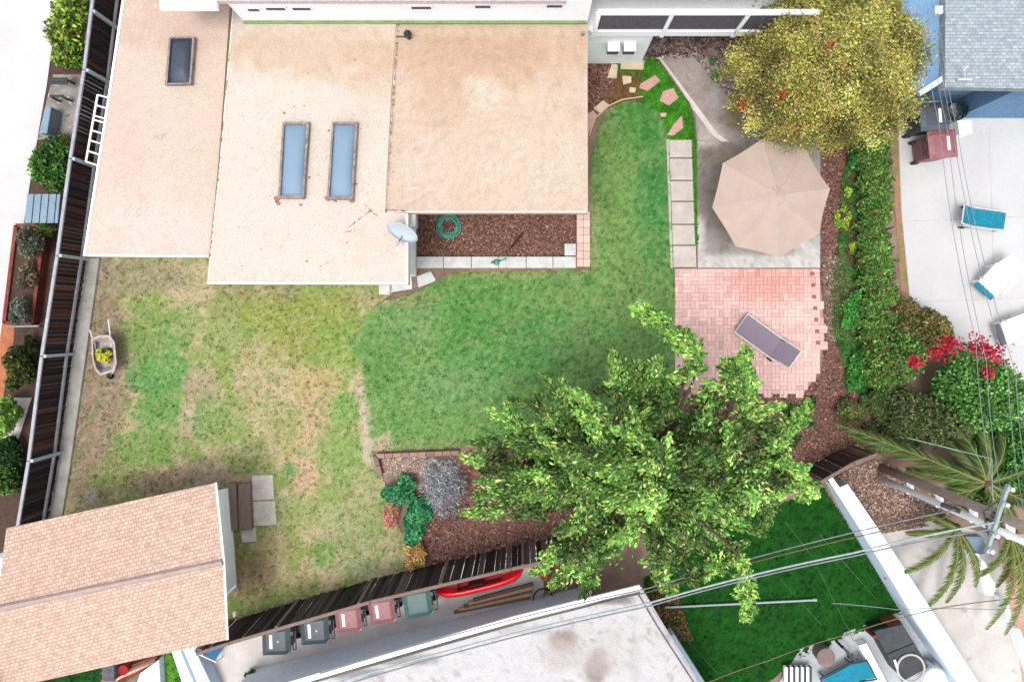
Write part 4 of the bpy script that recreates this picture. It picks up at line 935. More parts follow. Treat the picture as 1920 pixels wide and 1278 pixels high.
shrub('shrub', 'small bright green shrub lowest at the left edge', 'shrub', 6, 900, 1.0, 20, 26, 2400, [(140, 184, 90), (112, 160, 66), (40, 70, 36)], blobs=10, size=.06)
shrub('shrub', 'dark green shrub at the left edge between two brighter ones', 'shrub', 12, 850, .7, 24, 30, 2400, [(40, 76, 36), (56, 96, 44), (30, 56, 30)], blobs=10)
shrub('shrub', 'yellow leaved shrub at the corner of the shed roof', 'shrub', 6, 1262, 3.2, 16, 26, 2600, [(206, 196, 80), (176, 170, 62), (226, 216, 120)], blobs=10, size=.05)

shrub('shrub', 'dark ivy like shrub hugging the fence at the top left', 'shrub', 158, 75, .8, 18, 70, 4200, [(70, 90, 48), (50, 68, 38), (100, 120, 60), (84, 62, 48)], blobs=18, size=.05)
shrub('shrub', 'straggly green shrub between the round shrub and the fence', 'shrub', 118, 285, .6, 16, 40, 2200, [(84, 132, 54), (60, 104, 42), (110, 100, 60)], blobs=12)
shrub('shrub', 'small green shrub hanging over the upper end of the red planter', 'shrub', 84, 430, .6, 20, 16, 1400, [(96, 130, 60), (70, 104, 46), (140, 110, 66)], blobs=9)
shrub('shrub', 'dark brown green shrub at the foot of the fence beside the small rail', 'shrub', 56, 660, .5, 14, 40, 1800, [(60, 76, 36), (44, 56, 30), (96, 78, 50)], blobs=10)
shrub('shrub', 'low dark shrub by the fence above the shed', 'shrub', 30, 880, .5, 16, 60, 2400, [(50, 80, 40), (38, 60, 32), (80, 104, 52)], blobs=12)

# ---- palms
def palm(name, lab, u, v, h, tips, cols, hs_=1.5, w0=.16, trunk=True, seg=16, ll=.42, arch=.5):
    hk = hs_ / h; h = hs_; tips = [(a, b_, max(.15, t * hk)) for a, b_, t in tips]
    c = P(u, v, h); root = thing(name, lab, 'palm', (c.x, c.y, 0))
    b = MB(); b.tube([(c.x, c.y, 0), (c.x + .02, c.y, h * .5), (c.x, c.y, h)], [.13, .10, .09], 12)
    b.lathe([(.09, 0), (.12, .06), (.08, .15), (.02, .2)], (c.x, c.y, h - .1), 12); b.build('trunk', M['bark'], root, smooth=True)
    for (tu, tv, th) in tips:
        t_ = P(tu, tv, th); d = t_ - c; L = d.length
        path = [c + d * t + Vector((0, 0, arch * math.sin(math.pi * t) * L * .35)) for t in np.linspace(0, 1, seg + 1)]
        f = MB(); f.tube(path, [.022 * (1 - .8 * i / seg) for i in range(seg + 1)], 5, col=A(180, 180, 110))
        for i in range(1, seg * 5):
            t = i / (seg * 5); k = min(seg - 1, int(t * seg)); q = path[k].lerp(path[k + 1], t * seg - k); ax = (path[k + 1] - path[k]).normalized()
            sd_ = ax.cross(Vector((0, 0, 1)))
            if sd_.length < .01: continue
            sd_.normalize(); l = ll * math.sin(math.pi * min(1, .12 + t * .88)) ** .6 * random.uniform(.8, 1.1) + .05
            for s_ in (-1, 1):
                e = q + ax * l * .75 + sd_ * s_ * l * .42 + Vector((0, 0, -l * random.uniform(.25, .6)))
                m_ = q.lerp(e, .45) + Vector((0, 0, .03)); wv = ax * .019
                col = A(*[x * random.uniform(.8, 1.2) for x in random.choice(cols)])
                f.add([q - wv, q + wv, m_ + wv, m_ - wv, e], [(0, 1, 2, 3), (3, 2, 4)], col)
        f.build('frond', M['leaf'], root, vcol=True)
    return root
PC = [(110, 140, 72), (84, 116, 58), (150, 164, 90), (64, 94, 50)]
shrub('shrub', 'dark green shrub behind the utility pole, at the end of the dark fence', 'shrub', 1675, 825, .9, 62, 34, 7000, [(90, 112, 62), (66, 90, 48), (116, 128, 76), (112, 92, 74)], blobs=22)
shrub('shrub', 'dark green shrub right of the utility pole below the palm', 'shrub', 1860, 925, 1.1, 66, 36, 7000, [(74, 112, 56), (54, 88, 44), (104, 136, 66)], blobs=20)
palm('palm_tree', 'feathery palm behind the utility pole, beside the bougainvillea', 1850, 905, 3.6, [(1562, 792, 2.9), (1590, 815, 2.6), (1785, 790, 3.0), (1770, 820, 2.4), (1835, 770, 3.2), (1885, 790, 3.3), (1700, 880, 2.5), (1960, 850, 3.5), (1940, 950, 3.3), (1870, 1010, 3.0), (1760, 930, 2.6), (1910, 1000, 3.0)], PC)
palm('palm_tree', 'palm with drooping fronds over the pale driveway', 1795, 990, 3.4, [(1660, 1085, 2.0), (1725, 1150, 2.0), (1775, 1130, 1.9), (1700, 1000, 2.6), (1740, 965, 3.0), (1830, 1100, 2.2)], [(120, 146, 72), (96, 120, 58), (150, 164, 84)], ll=.26, arch=.7, hs_=.9)
palm('palm_tree', 'palm with hanging fronds at the right edge over the brick court', 1895, 1000, 3.2, [(1850, 1180, 1.9), (1885, 1190, 1.9), (1840, 1080, 2.2), (1960, 1090, 2.4), (1920, 1130, 2.2), (1870, 1100, 2.2)], [(120, 150, 68), (96, 126, 54), (150, 168, 84)], ll=.26, arch=.6, hs_=1.0)

# ------------------------------------------------------------------ stones, slabs, edging
stones = [([(1147, 120), (1158, 123), (1156, 148), (1138, 147)], 0, 'upright cream flagstone beside the dark wood chips'),
          ([(1164, 115), (1208, 114), (1206, 132), (1163, 131)], 0, 'long cream flagstone at the foot of the white wall'),
          ([(1166, 143), (1183, 144), (1184, 156), (1168, 160)], 0, 'small squarish stone below the long cream flagstone'),
          ([(1228, 142), (1238, 152), (1214, 172), (1198, 166), (1200, 158)], 1, 'slanted pink flagstone in the bright grass'),
          ([(1242, 172), (1262, 166), (1272, 184), (1254, 199), (1236, 190)], 1, 'rounded pink flagstone halfway down to the slab path'),
          ([(1278, 217), (1281, 240), (1262, 255), (1250, 254), (1262, 234)], 1, 'leaf shaped pink flagstone right above the slab path'),
          ([(1130, 189), (1143, 198), (1124, 213), (1112, 204)], 0, 'cream flagstone tilted at the curved lawn edge'),
          ([(1237, 213), (1249, 212), (1248, 220), (1239, 220)], 0, 'tiny pale stone in the lawn between two pink flagstones'),
          ([(1180, 164), (1193, 166), (1190, 175), (1179, 174)], 0, 'small stone between the slanted flagstone and the lawn edge'),
          ([(1112, 207), (1119, 217), (1108, 240), (1102, 252), (1101, 215)], 1, 'pinkish edging stone against the bungalow corner'),
          ([(738, 518), (772, 516), (774, 542), (734, 548)], 2, 'white slab at the bungalow corner, wider of the two in the lawn nook'),
          ([(782, 518), (808, 508), (819, 526), (785, 540)], 2, 'tilted white slab at the edge of the green lawn'),
          ([(711, 532), (731, 532), (732, 552), (711, 552)], 2, 'small square white block below the roof corner')]
for poly, t, lab in stones:
    o = MB().prism(G(poly), .0, .055 + .002 * t).build('flagstone', [M['flag'], M['flag_red'], M['coping']][t], bevel=.012)
    tag(o, lab, 'stone', 'stepping stones by the house')
vs_ = [262, 297, 339, 378, 421, 460, 502]; nm = ['topmost slab of the pale slab path, next to the pink flagstone', 'second slab from the top of the pale slab path', 'third slab from the top of the pale slab path', 'fourth slab of the pale slab path, third from the brick patio', 'fifth slab of the pale slab path, second from the brick patio', 'last slab of the pale slab path, touching the brick patio']
for i in range(6):
    a, c = vs_[i] + 1.2, vs_[i + 1] - 1.2; l0 = 1254 + (a - 262) * .035; l1 = 1254 + (c - 262) * .035; w_ = 42 if i < 5 else 43
    o = MB().prism(G([(l0, a), (l0 + w_, a), (l1 + w_, c), (l1, c)]), 0, .05).build('paving_slab', M['slab'], bevel=.008); tag(o, lab if False else nm[i], 'paving slab', 'slabs of the garden path')
strip_ = MB().prism(G([(1249, 262), (1253, 262), (1261, 502), (1257, 502)]), 0, .045).build('path_kerb', M['slab']); tag(strip_, kind='structure')
# coping blocks of the nook
for i, (a, c) in enumerate([(782, 832), (833, 884), (885, 935), (936, 986), (987, 1036), (1037, 1079)]):
    o = MB().prism(G([(a, 482), (c, 482), (c, 503), (a, 503)]), 0, .16).build('coping_block', M['coping'], bevel=.01)
    tag(o, ['leftmost white coping block, against the bungalow wall', 'second white coping block from the bungalow wall', 'third white coping block, left of the teal hose nozzle', 'white coping block under the teal hose nozzle', 'second last white coping block before the brick strip', 'last white coping block, next to the brick strip'][i], 'block', 'coping blocks along the mulch nook')
o = MB().prism(G([(1058, 458), (1079, 458), (1079, 480), (1058, 480)]), 0, .18).build('concrete_block', M['coping'], bevel=.01); tag(o, 'square white block standing on the mulch corner of the nook', 'block')
b = MB()
for j in range(7):
    for i in range(2):
        a = P(1081 + i * 12.5, 398 + j * 14.7); c = P(1081 + (i + 1) * 12.5 - .6, 398 + (j + 1) * 14.7 - .6); t = random.gauss(1, .025)
        b.box(((a.x + c.x) / 2, (a.y + c.y) / 2, .05), (abs(c.x - a.x), abs(c.y - a.y), .1), col=A(238 * t, 205 * t, 190 * t))
o = b.build('brick_edging', M['brickv'], vcol=True); tag(o, 'pink brick strip between the mulch nook and the lawn', 'edging')
# raised bed edging of brick, at the corner of the lawn
root = thing('raised_bed_edge', 'low brick edge round the planting bed with the lavender', 'edging', tuple(P(780, 850)))
for (a, c, z) in [((708, 852), (862, 846), .22), ((706, 852), (716, 888), .22)]:
    bb = MB(); A0, C0 = P(*a), P(*c); d = C0 - A0; n = int(d.length / .21); ang = math.atan2(d.y, d.x)
    for i in range(n):
        q = A0 + d * ((i + .5) / n); t = random.gauss(1, .08); bb.box((q.x, q.y, z / 2), (d.length / n * .94, .11, z), rz=ang, col=A(170 * t, 138 * t, 124 * t))
    bb.build('brick_course', M['brickv'], root, vcol=True)
chips([(716, 858), (800, 855), (800, 885), (722, 890)], 800, [(196, 166, 150), (176, 146, 132), (206, 184, 170)], 'pale_litter', 'pale dry litter round the lavender bush', z=.02)
# curved lawn edging
def edging(name, lab, pts, m, r=.018, z=.05):
    o = MB().tube([(P(*q).x, P(*q).y, z) for q in pts], r, 6).build(name, m); tag(o, lab, 'edging')
edging('lawn_edging', 'thin brown edging curving past the white slabs', [(700, 578), (735, 552), (775, 544), (812, 530), (835, 514)], M['wood'])
edging('lawn_edging', 'thin pale edging curving round the top of the lawn', [(1104, 255), (1116, 222), (1140, 200), (1165, 188), (1205, 182)], M['flag'])
edging('lawn_edging', 'dark edging between the bright grass and the diagonal path', [(1234, 112), (1262, 152), (1292, 195), (1302, 225), (1305, 262)], M['wood'])
# step boards beside the shed
root = thing('timber_step', 'weathered double plank step beside the shed wall', 'step', tuple(P(452, 945)))
for (a, c) in ((430, 447), (450, 473)): MB().prism(G([(a, 905), (c, 903), (c + 3, 990), (a + 2, 992)]), 0, .16).build('plank', M['wood'], root, bevel=.01)
for pts, lab in (([(473, 890), (513, 889), (515, 935), (475, 937)], 'square pale slab on the dry lawn, farther from the fence'), ([(475, 939), (517, 937), (520, 982), (478, 985)], 'square pale slab on the dry lawn, nearer the fence'), ([(452, 990), (480, 986), (483, 1013), (455, 1016)], 'small square pale slab at the end of the plank step')):
    o = MB().prism(G(pts), 0, .06).build('paving_slab', M['slab'], bevel=.01); tag(o, lab, 'paving slab', 'slabs by the shed')

# ------------------------------------------------------------------ small garden things
# hose coil
q = P(842, 425); root = thing('hose_coil', 'coiled green hose lying on the mulch of the nook', 'hose', tuple(q))
b = MB(); pts = []
for i in range(420):
    a = i * .105; t = i / 420; rr = .245 + .055 * math.sin(a * .37) + .01 * math.sin(a * 3.1); pts.append((q.x + .02 * math.sin(a * .2) + rr * math.cos(a), q.y + rr * math.sin(a), .04 + .08 * t + .01 * math.sin(a * 1.7)))
b.tube(pts, .016, 6); b.build('hose', M['teal'], root, smooth=True)
MB().tube([pts[-1], (q.x + .1, q.y - .38, .06)], .014, 6).build('hose_end', M['teal'], root)
q = P(935, 492); root = thing('watering_can', 'teal watering can resting on the white coping blocks', 'watering can', (q.x, q.y, .16))
b = MB(); b.lathe([(.07, 0), (.075, .1), (.06, .16), (.02, .17)], (q.x - .06, q.y - .01, .16), 16); b.build('body', M['teal'], root, smooth=True)
MB().tube([(q.x - .02, q.y, .2), (q.x + .12, q.y + .05, .3), (q.x + .2, q.y + .07, .33)], [.022, .014, .03], 8).build('spout', M['teal'], root, smooth=True)
MB().tube([(q.x - .06, q.y, .33), (q.x - .15, q.y - .01, .36), (q.x - .19, q.y - .03, .25), (q.x - .12, q.y - .02, .2)], .01, 6).build('handle', M['blackplastic'], root)
# branch lying on the mulch
q = P(972, 448); o = MB().tube([P(955, 468, .05), P(968, 452, .09), P(982, 434, .05)], [.02, .035, .015], 6).tube([P(968, 452, .08), P(975, 455, .05)], [.02, .008], 5).build('stick', mat('dark_bark', A(72, 44, 40), A(60, 38, 34)))
tag(o, 'dark broken stick on the mulch of the nook', 'stick')
# wheelbarrow
root = thing('wheelbarrow', 'old wheelbarrow with a pale tray parked by the kerb', 'wheelbarrow', tuple(P(193, 660)))
def L_(u, v, h): return P(u, v, h)
rim = [(171, 634), (186, 628), (205, 628), (215, 640), (219, 680), (214, 696), (188, 704), (178, 694), (172, 670)]
b = MB(); n = len(rim); cx, cy = 194, 665
o1 = [P(u, v, .55) for u, v in rim]; i1 = [P(cx + (u - cx) * .86, cy + (v - cy) * .88, .54) for u, v in rim]; i0 = [P(cx + (u - cx) * .62, cy + (v - cy) * .66, .3) for u, v in rim]; o0 = [q - Vector((0, 0, .02)) for q in i0]
vv = o1 + i1 + i0 + o0; fs = []
for i in range(n):
    j = (i + 1) % n; fs += [(i, j, n + j, n + i), (n + i, n + j, 2 * n + j, 2 * n + i), (j, i, 3 * n + i, 3 * n + j)]
fs += [tuple(range(2 * n, 3 * n)), tuple(range(4 * n - 1, 3 * n - 1, -1))]
b.add(vv, fs); b.build('tray', mat('tray_paint', A(216, 204, 200), A(180, 164, 156), scale=12), root)
for (a, m_, c) in (((203, 598, .62), (208, 640, .45), (212, 700, .22)), ((168, 618, .62), (178, 645, .45), (184, 700, .22))):
    MB().tube([P(*a), P(*m_), P(*c)], .018, 8).build('handle', M['whitemetal'], root)
MB().tube([P(181, 640, .3), P(210, 630, .35)], .014, 6).build('cross_brace', M['whitemetal'], root)
MB().ring(tuple(P(208, 700, .15)), .12, .035, 20, 8, 'x').build('wheel', M['blackplastic'], root)
for u in (176, 214): MB().tube([P(u, 645, .38), P(u, 642, 0)], .014, 6).build('leg', M['rust'], root)
q = P(193, 664, .55)
fl = thing('yellow_flowers', 'yellow flowering plant in the tray of the wheelbarrow', 'flowers', (q.x, q.y, .32))
pp, tt = bushpts((q.x, q.y, .42), (.24, .26, .22), 1400, 14, .36); leaves('foliage', fl, pp, .025, [(80, 110, 40), (60, 84, 34)], tint=tt)
k = pp[:, 2] > .46; pf = pp[k][:420] + np.array([0, 0, .04]); leaves('blossom', fl, pf, .032, [(226, 220, 70), (240, 236, 110), (206, 200, 60)], up=1.3, aspect=.8)

# umbrella
uc = P(1447, 371, 2.2); root = thing('patio_umbrella', 'beige octagonal patio umbrella over the weathered concrete', 'umbrella', (uc.x, uc.y, 0))
rot0 = R(9); Rd = 1.40; zt, ze = 2.60, 2.16; b = MB(); vs = [(uc.x, uc.y, zt)]; fs = []; NR = 8; m = 9; sp = 8
ptsr = {}
for k in range(8):
    for s_ in range(sp):
        f = s_ / sp; a0 = rot0 + 2 * math.pi * k / 8; a1 = rot0 + 2 * math.pi * (k + 1) / 8
        for j in range(1, m + 1):
            t = j / m; p0_ = Vector((math.cos(a0), math.sin(a0), 0)) * Rd * t; p1_ = Vector((math.cos(a1), math.sin(a1), 0)) * Rd * t
            q = p0_.lerp(p1_, f); z = zt - (zt - ze) * (t ** 1.12) - .035 * t * math.sin(math.pi * f); ptsr[(k * sp + s_, j)] = len(vs)
            q *= 1 - .015 * math.sin(math.pi * f) * (1 if j == m else .6 * t)
            vs.append((uc.x + q.x, uc.y + q.y, z))
for a in range(8 * sp):
    a2 = (a + 1) % (8 * sp); fs.append((0, ptsr[(a, 1)], ptsr[(a2, 1)]))
    for j in range(1, m): fs.append((ptsr[(a, j)], ptsr[(a, j + 1)], ptsr[(a2, j + 1)], ptsr[(a2, j)]))
b.add(vs, fs); cano = b.build('canopy', M['canvas'], root, smooth=False)
so_ = cano.modifiers.new('s', 'SOLIDIFY'); so_.thickness = .006
for k in range(8):
    a = rot0 + 2 * math.pi * k / 8; pr = []
    for j in range(0, m + 1):
        t = j / m; pr.append((uc.x + Rd * t * math.cos(a), uc.y + Rd * t * math.sin(a), zt - (zt - ze) * (t ** 1.12) + .006))
    MB().tube(pr, .006, 5).build('seam', M['slab'], cano)
    MB().tube([(x, y, z - .03) for x, y, z in pr], .009, 5).build('rib', M['wood'], root)
MB().tube([(uc.x, uc.y, .06), (uc.x, uc.y, zt + .02)], .024, 12).build('pole', M['wood'], root)
b = MB(); b.lathe([(.001 + .30, zt - .11), (.2, zt - .045), (.0501, zt + .03)], (uc.x, uc.y, 0), 8); b.build('vent_cap', M['canvas'], root)
MB().lathe([(.03, zt + .02), (.04, zt + .05), (.012, zt + .1)], (uc.x, uc.y, 0), 12).build('finial', M['slab'], root)
MB().lathe([(.26, .03), (.26, .08), (.07, .12), (.05, .3)], (uc.x, uc.y, 0), 24).build('base', M['blackplastic'], root)

# sun lounger, local coords: x along length (head +x)
def lounger(lab, u, v, ang, sling, frame, L=1.62, W=.56, back=R(32), bl_=.52, name='sun_lounger'):
    p = P(u, v, .35); root = thing(name, lab, 'lounger', (p.x, p.y, 0), ang); hx = L / 2 - bl_
    s_ = MB(); s_.box(((-L / 2 + hx) / 2, 0, .33), (hx + L / 2, W - .08, .02)); s_.build('seat', sling, root)
    bk = MB(); bc = Vector((hx, 0, .34)); c_, sn = math.cos(back), math.sin(back)
    tl = Matrix.Rotation(-back, 3, 'Y'); e = bc + Vector((bl_ / 2 * c_, 0, bl_ / 2 * sn))
    bk.box(tuple(e), (bl_, W - .08, .02), tilt=tl); bkk = bk.build('backrest', sling, root)
    for y in (-W / 2, W / 2):
        MB().tube([(-L / 2, y, .31), (hx + .2, y, .33)], .02, 8).build('side_rail', frame, root)
        MB().tube([tuple(bc + Vector((0, y, 0))), tuple(bc + Vector((bl_ * c_, y, bl_ * sn)))], .018, 8).build('back_frame', frame, bkk)
        for x in (-L / 2 + .12, hx - .02): MB().tube([(x, y, .32), (x - .03, y, 0)], .018, 8).build('leg', frame, root)
    MB().tube([(-L / 2, -W / 2, .31), (-L / 2, W / 2, .31)], .02, 8).build('foot_bar', frame, root)
    MB().tube([tuple(bc + Vector((bl_ * c_, -W / 2, bl_ * sn))), tuple(bc + Vector((bl_ * c_, W / 2, bl_ * sn)))], .018, 8).build('head_bar', frame, bkk)
    for y in (-W / 2 - .02, W / 2 + .02): MB().ring((hx + .1, y, .08), .06, .02, 16, 6, 'y').build('wheel', M['blackplastic'], root)
    return root
lounger('mauve grey sun lounger with a raised back on the brick patio', 1440, 641, R(-36), M['sling'], M['whitemetal'], L=1.66, W=.58, bl_=.56)
lounger('lounger with turquoise fabric by the pool deck edge', 1838, 408, R(172), M['teal_fab'], M['whitemetal'], L=1.3, W=.5, bl_=.45)

# wheeled bins: local coords, hinge towards +x
def make_bin(name, lab, body_m, u, v, ang, logo=False, sticker=True, group='wheeled bins in the alley', sc=1.1):
    p = P(u, v, 1.02); root = thing(name, lab, 'bin', (p.x, p.y, 0), ang, group)
    w_, d_, h_ = .60 * sc, .62 * sc, .98
    MB().box((0, 0, .06 + h_ / 2 - .03), (d_ * .78, w_ * .8, h_ - .06), top=(1.22, 1.18)).build('body', body_m, root, bevel=.03)
    ld = MB(); vs = [];
    n = 6
    for i in range(n + 1):
        for j in range(n + 1):
            s_, t_ = i / n * 2 - 1, j / n * 2 - 1; kk = (1 - s_ ** 4) * (1 - t_ ** 4)
            vs.append((s_ * d_ * .52, t_ * w_ * .53, h_ + .025 + .055 * kk ** .5))
    fs = [(i * (n + 1) + j, (i + 1) * (n + 1) + j, (i + 1) * (n + 1) + j + 1, i * (n + 1) + j + 1) for i in range(n) for j in range(n)]
    ld.add(vs, fs); ld.box((0, 0, h_ + .012), (d_ * 1.04, w_ * 1.06, .025)); lid = ld.build('lid', body_m, root)
    hd = MB(); hd.tube([(d_ * .58, -w_ * .38, h_ - .02), (d_ * .70, -w_ * .36, h_ + .02), (d_ * .70, w_ * .36, h_ + .02), (d_ * .58, w_ * .38, h_ - .02)], .018, 8)
    hd.box((d_ * .56, -w_ * .25, h_), (.06, .1, .05)).box((d_ * .56, w_ * .25, h_), (.06, .1, .05)); hd.build('handle', M['blackplastic'], root)
    for y in (-w_ * .4, w_ * .4): MB().ring((d_ * .38, y, .11), .075, .035, 18, 8, 'y').build('wheel', M['blackplastic'], root)
    if sticker: 
        MB().box((-d_ * .18, -.0, h_ + .082), (.07, w_ * .52, .004)).build('sticker', M['trim'], lid)
    if logo: MB().lathe([(.03, 0), (.03, .004)], (d_ * .08, 0, h_ + .083), 12).build('emblem', M['slab'], lid)
    return root
make_bin('wheeled_bin', 'charcoal wheeled bin at the left end of the row, nearest the shed', M['bin_dark'], 518, 1201, R(2), True)
make_bin('wheeled_bin', 'charcoal wheeled bin beside the first maroon one', M['bin_dark'], 590, 1181, R(4), True)
make_bin('wheeled_bin', 'maroon wheeled bin between the charcoal bin and the other maroon bin', M['bin_red'], 653, 1160, R(6), sc=1.0)
make_bin('wheeled_bin', 'maroon wheeled bin next to the green bin', M['bin_red'], 716, 1144, R(8), sc=1.0)
make_bin('wheeled_bin', 'green wheeled bin at the end of the row, by the red kayak', M['bin_green'], 783, 1130, R(10), sticker=False)
make_bin('wheeled_bin', 'slate grey wheeled bin in front of the blue house', M['bin_black'], 1752, 218, R(185), group='bins on the pool deck')
make_bin('wheeled_bin', 'maroon wheeled bin on the pale pool deck', M['bin_red'], 1768, 270, R(186), group='bins on the pool deck')
q = P(1792, 208, .5); root = thing('hose_coil', 'dark green hose coiled behind the slate grey bin', 'hose', (q.x, q.y, 0)); b = MB(); pts = []
for i in range(160): a = i * .16; pts.append((q.x + (.24 + .02 * math.sin(a * .7)) * math.cos(a), q.y + .24 * math.sin(a), .42 + .0016 * i))
b.tube(pts, .018, 6); b.build('hose', mat('dark_green', A(40, 70, 56), A(34, 58, 48)), root, smooth=True); MB().lathe([(.12, 0), (.1, .42)], (q.x, q.y, 0), 16).build('stand', M['metal'], root)
o = MB().prism(G([(1795, 225), (1822, 225), (1824, 250), (1800, 252)], .5), 0, .5).build('storage_box', M['trim'], bevel=.02); tag(o, 'white box between the two bins and the blue wall', 'box')
# white chairs on the deck
def chair(lab, u, v, ang, fab):
    p = P(u, v, .45); root = thing('deck_chair', lab, 'chair', (p.x, p.y, 0), ang)
    MB().box((0, 0, .40), (.62, .60, .05)).build('seat', M['trim'], root, bevel=.015)
    MB().box((-.42, 0, .62), (.5, .60, .05), tilt=Matrix.Rotation(R(38), 3, 'Y')).build('backrest', M['trim'], root, bevel=.015)
    for x in (-.25, .27):
        for y in (-.27, .27): MB().box((x, y, .19), (.05, .05, .38)).build('leg', M['trim'], root)
    for y in (-.32, .32): MB().box((-.02, y, .58), (.5, .06, .04)).box((.2, y, .48), (.04, .04, .18)).build('armrest', M['trim'], root)
    MB().box((.38, 0, .36), (.12, .56, .04)).build('cushion_edge', fab, root)
chair('white deck chair with a teal front edge on the pool deck', 1868, 525, R(228), M['teal_fab'])
chair('white deck chair at the frame edge beside the bougainvillea', 1905, 618, R(200), M['graypanel'])

# kayak: local x along length
p = P(900, 1092, .35); root = thing('kayak', 'red kayak lying along the dark fence past the green bin', 'kayak', (p.x, p.y, 0), math.atan2(40, 165))
LL = 2.35; n = 24; m = 12; vs = []; fs = []
tl = Matrix.Rotation(R(-82), 4, 'X')
for i in range(n + 1):
    x = (i / n - .5) * LL; wv = max(.02, (1 - (2 * x / LL) ** 4) ** .6 * .27); rise = .10 * abs(2 * x / LL) ** 3
    for j in range(m + 1):
        a = math.pi * (j / m); vs.append(tl @ Vector((x, -wv * math.cos(a), -.20 * math.sin(a) ** .8 * min(1, wv / .2) + rise)) + Vector((0, 0, .36)))
for i in range(n + 1):
    x = (i / n - .5) * LL; wv = max(.015, (1 - (2 * x / LL) ** 4) ** .6 * .27 - .05); rise = .10 * abs(2 * x / LL) ** 3
    for j in range(m + 1):
        a = math.pi * (j / m); vs.append(tl @ Vector((x, -wv * math.cos(a), -.16 * math.sin(a) ** .8 * min(1, wv / .2) + rise + .012)) + Vector((0, 0, .36)))
K = (n + 1) * (m + 1); w1 = m + 1
for i in range(n):
    for j in range(m):
        fs += [(i * w1 + j, i * w1 + j + 1, (i + 1) * w1 + j + 1, (i + 1) * w1 + j), (K + i * w1 + j, K + (i + 1) * w1 + j, K + (i + 1) * w1 + j + 1, K + i * w1 + j + 1)]
    fs += [(i * w1, (i + 1) * w1, K + (i + 1) * w1, K + i * w1), (i * w1 + m, K + i * w1 + m, K + (i + 1) * w1 + m, (i + 1) * w1 + m)]
MB().add(vs, fs).build('hull', M['red'], root, smooth=True)
dks = [MB(), MB()]
for i in range(n):
    x0 = (i / n - .5) * LL; x1 = ((i + 1) / n - .5) * LL
    if abs((x0 + x1) / 2) < .62: continue
    f = lambda x: max(.015, (1 - min(1, abs(2 * x / LL)) ** 4) ** .6 * .24)
    g = lambda x: .10 * abs(2 * x / LL) ** 3
    dk_ = dks[0 if x0 < 0 else 1]
    dk_.add([tl @ Vector((x0, -f(x0), g(x0) + .01)) + Vector((0, 0, .36)), tl @ Vector((x1, -f(x1), g(x1) + .01)) + Vector((0, 0, .36)), tl @ Vector((x1, 0, g(x1) + .06)) + Vector((0, 0, .36)), tl @ Vector((x0, 0, g(x0) + .06)) + Vector((0, 0, .36)), tl @ Vector((x1, f(x1), g(x1) + .01)) + Vector((0, 0, .36)), tl @ Vector((x0, f(x0), g(x0) + .01)) + Vector((0, 0, .36))], [(0, 1, 2, 3), (3, 2, 4, 5)])
for dk_ in dks: dk_.build('deck', M['red'], root)
MB().box((-.1, .02, .38), (.4, .26, .05), tilt=Matrix.Rotation(R(-82), 3, 'X')).build('seat', M['darkred'], root); MB().box((0, -.05, .06), (1.2, .12, .12)).build('cradle', M['wood'], root)
# lumber
root = thing('lumber_pile', 'pile of raw planks on the alley between the kayak and the white wall', 'lumber', tuple(P(925, 1125)))
for i in range(5):
    a, c = P(852 + i * 9, 1146 - i * 6, 0), P(995 + i, 1118 - i * 6.5, 0); m_ = (a + c) / 2; d = c - a
    MB().box((m_.x, m_.y, .04 + .012 * i), (d.length, .08, .05 + .01 * i), rz=math.atan2(d.y, d.x)).build('plank', M['lumber'] if i % 2 else M['wood'], root)
# pot with orange flowers behind the tree
root = thing('potted_flowers', 'black pot of orange and yellow flowers at the end of the kayak', 'flowers', tuple(P(1020, 1062))); q = P(1020, 1062)
MB().lathe([(.13, 0), (.18, .3), (.19, .31), (.16, .3)], (q.x, q.y, 0), 18).build('pot', M['blackplastic'], root, smooth=True)
pp, tt = bushpts((q.x, q.y, .42), (.2, .2, .16), 900, 9, .4); leaves('foliage', root, pp, .03, [(236, 110, 60), (240, 180, 70), (226, 80, 50), (110, 140, 60)], up=1)
root = thing('bicycle_wheel', 'loose bicycle wheel lying by the end of the lumber', 'wheel', tuple(P(1018, 1118))); q = P(1018, 1118)
MB().ring((q.x, q.y, .12), .25, .022, 32, 8).build('tyre', M['blackplastic'], root); b = MB()
for k in range(14): a = k * math.pi / 7; b.tube([(q.x, q.y, .14), (q.x + .24 * math.cos(a), q.y + .24 * math.sin(a), .12)], .004, 4)
b.build('spokes', M['metal'], root)

# ------------------------------------------------------------------ white flat-roofed building at the bottom
root = thing('flat_roof_building', 'white flat roofed building below the alley with a pale blue wall', 'building', tuple(P(900, 1250)))
HB = 1.95
MB().prism(G([(470, 1255), (720, 1191), (960, 1131), (1095, 1098), (1175, 1200), (1250, 1400), (380, 1400)]), 0, 1.77).build('wall', mat('pale_blue_render', (.70, .78, .86), (.66, .74, .83), scale=1.2), root)
Rf = [(470, 1302), (562, 1274), (959, 1160), (1202, 1099), (1240, 1165), (1312, 1278), (1370, 1380), (430, 1380)]
MB().prism(G(Rf, HB), 1.78, HB).build('roof', M['flatroof'], root)
def line(pts, wd, z0, z1, name, m, parent): return strip([(u, v) for u, v in pts], wd, z0, z1, name, m, parent)
line([(470, 1304), (565, 1276), (960, 1161), (1200, 1101)], .12, 1.955, 2.02, 'parapet', M['trim'], root)
line([(470, 1314), (575, 1282), (962, 1171), (1200, 1111)], .035, 1.954, 1.985, 'gutter_line', M['graypanel'], root)
line([(1204, 1106), (1242, 1170), (1316, 1286)], .05, 1.953, 2.01, 'parapet', M['metal'], root)
line([(1196, 1112), (1234, 1176), (1308, 1290)], .03, 1.953, 1.98, 'gutter_line', M['graypanel'], root)
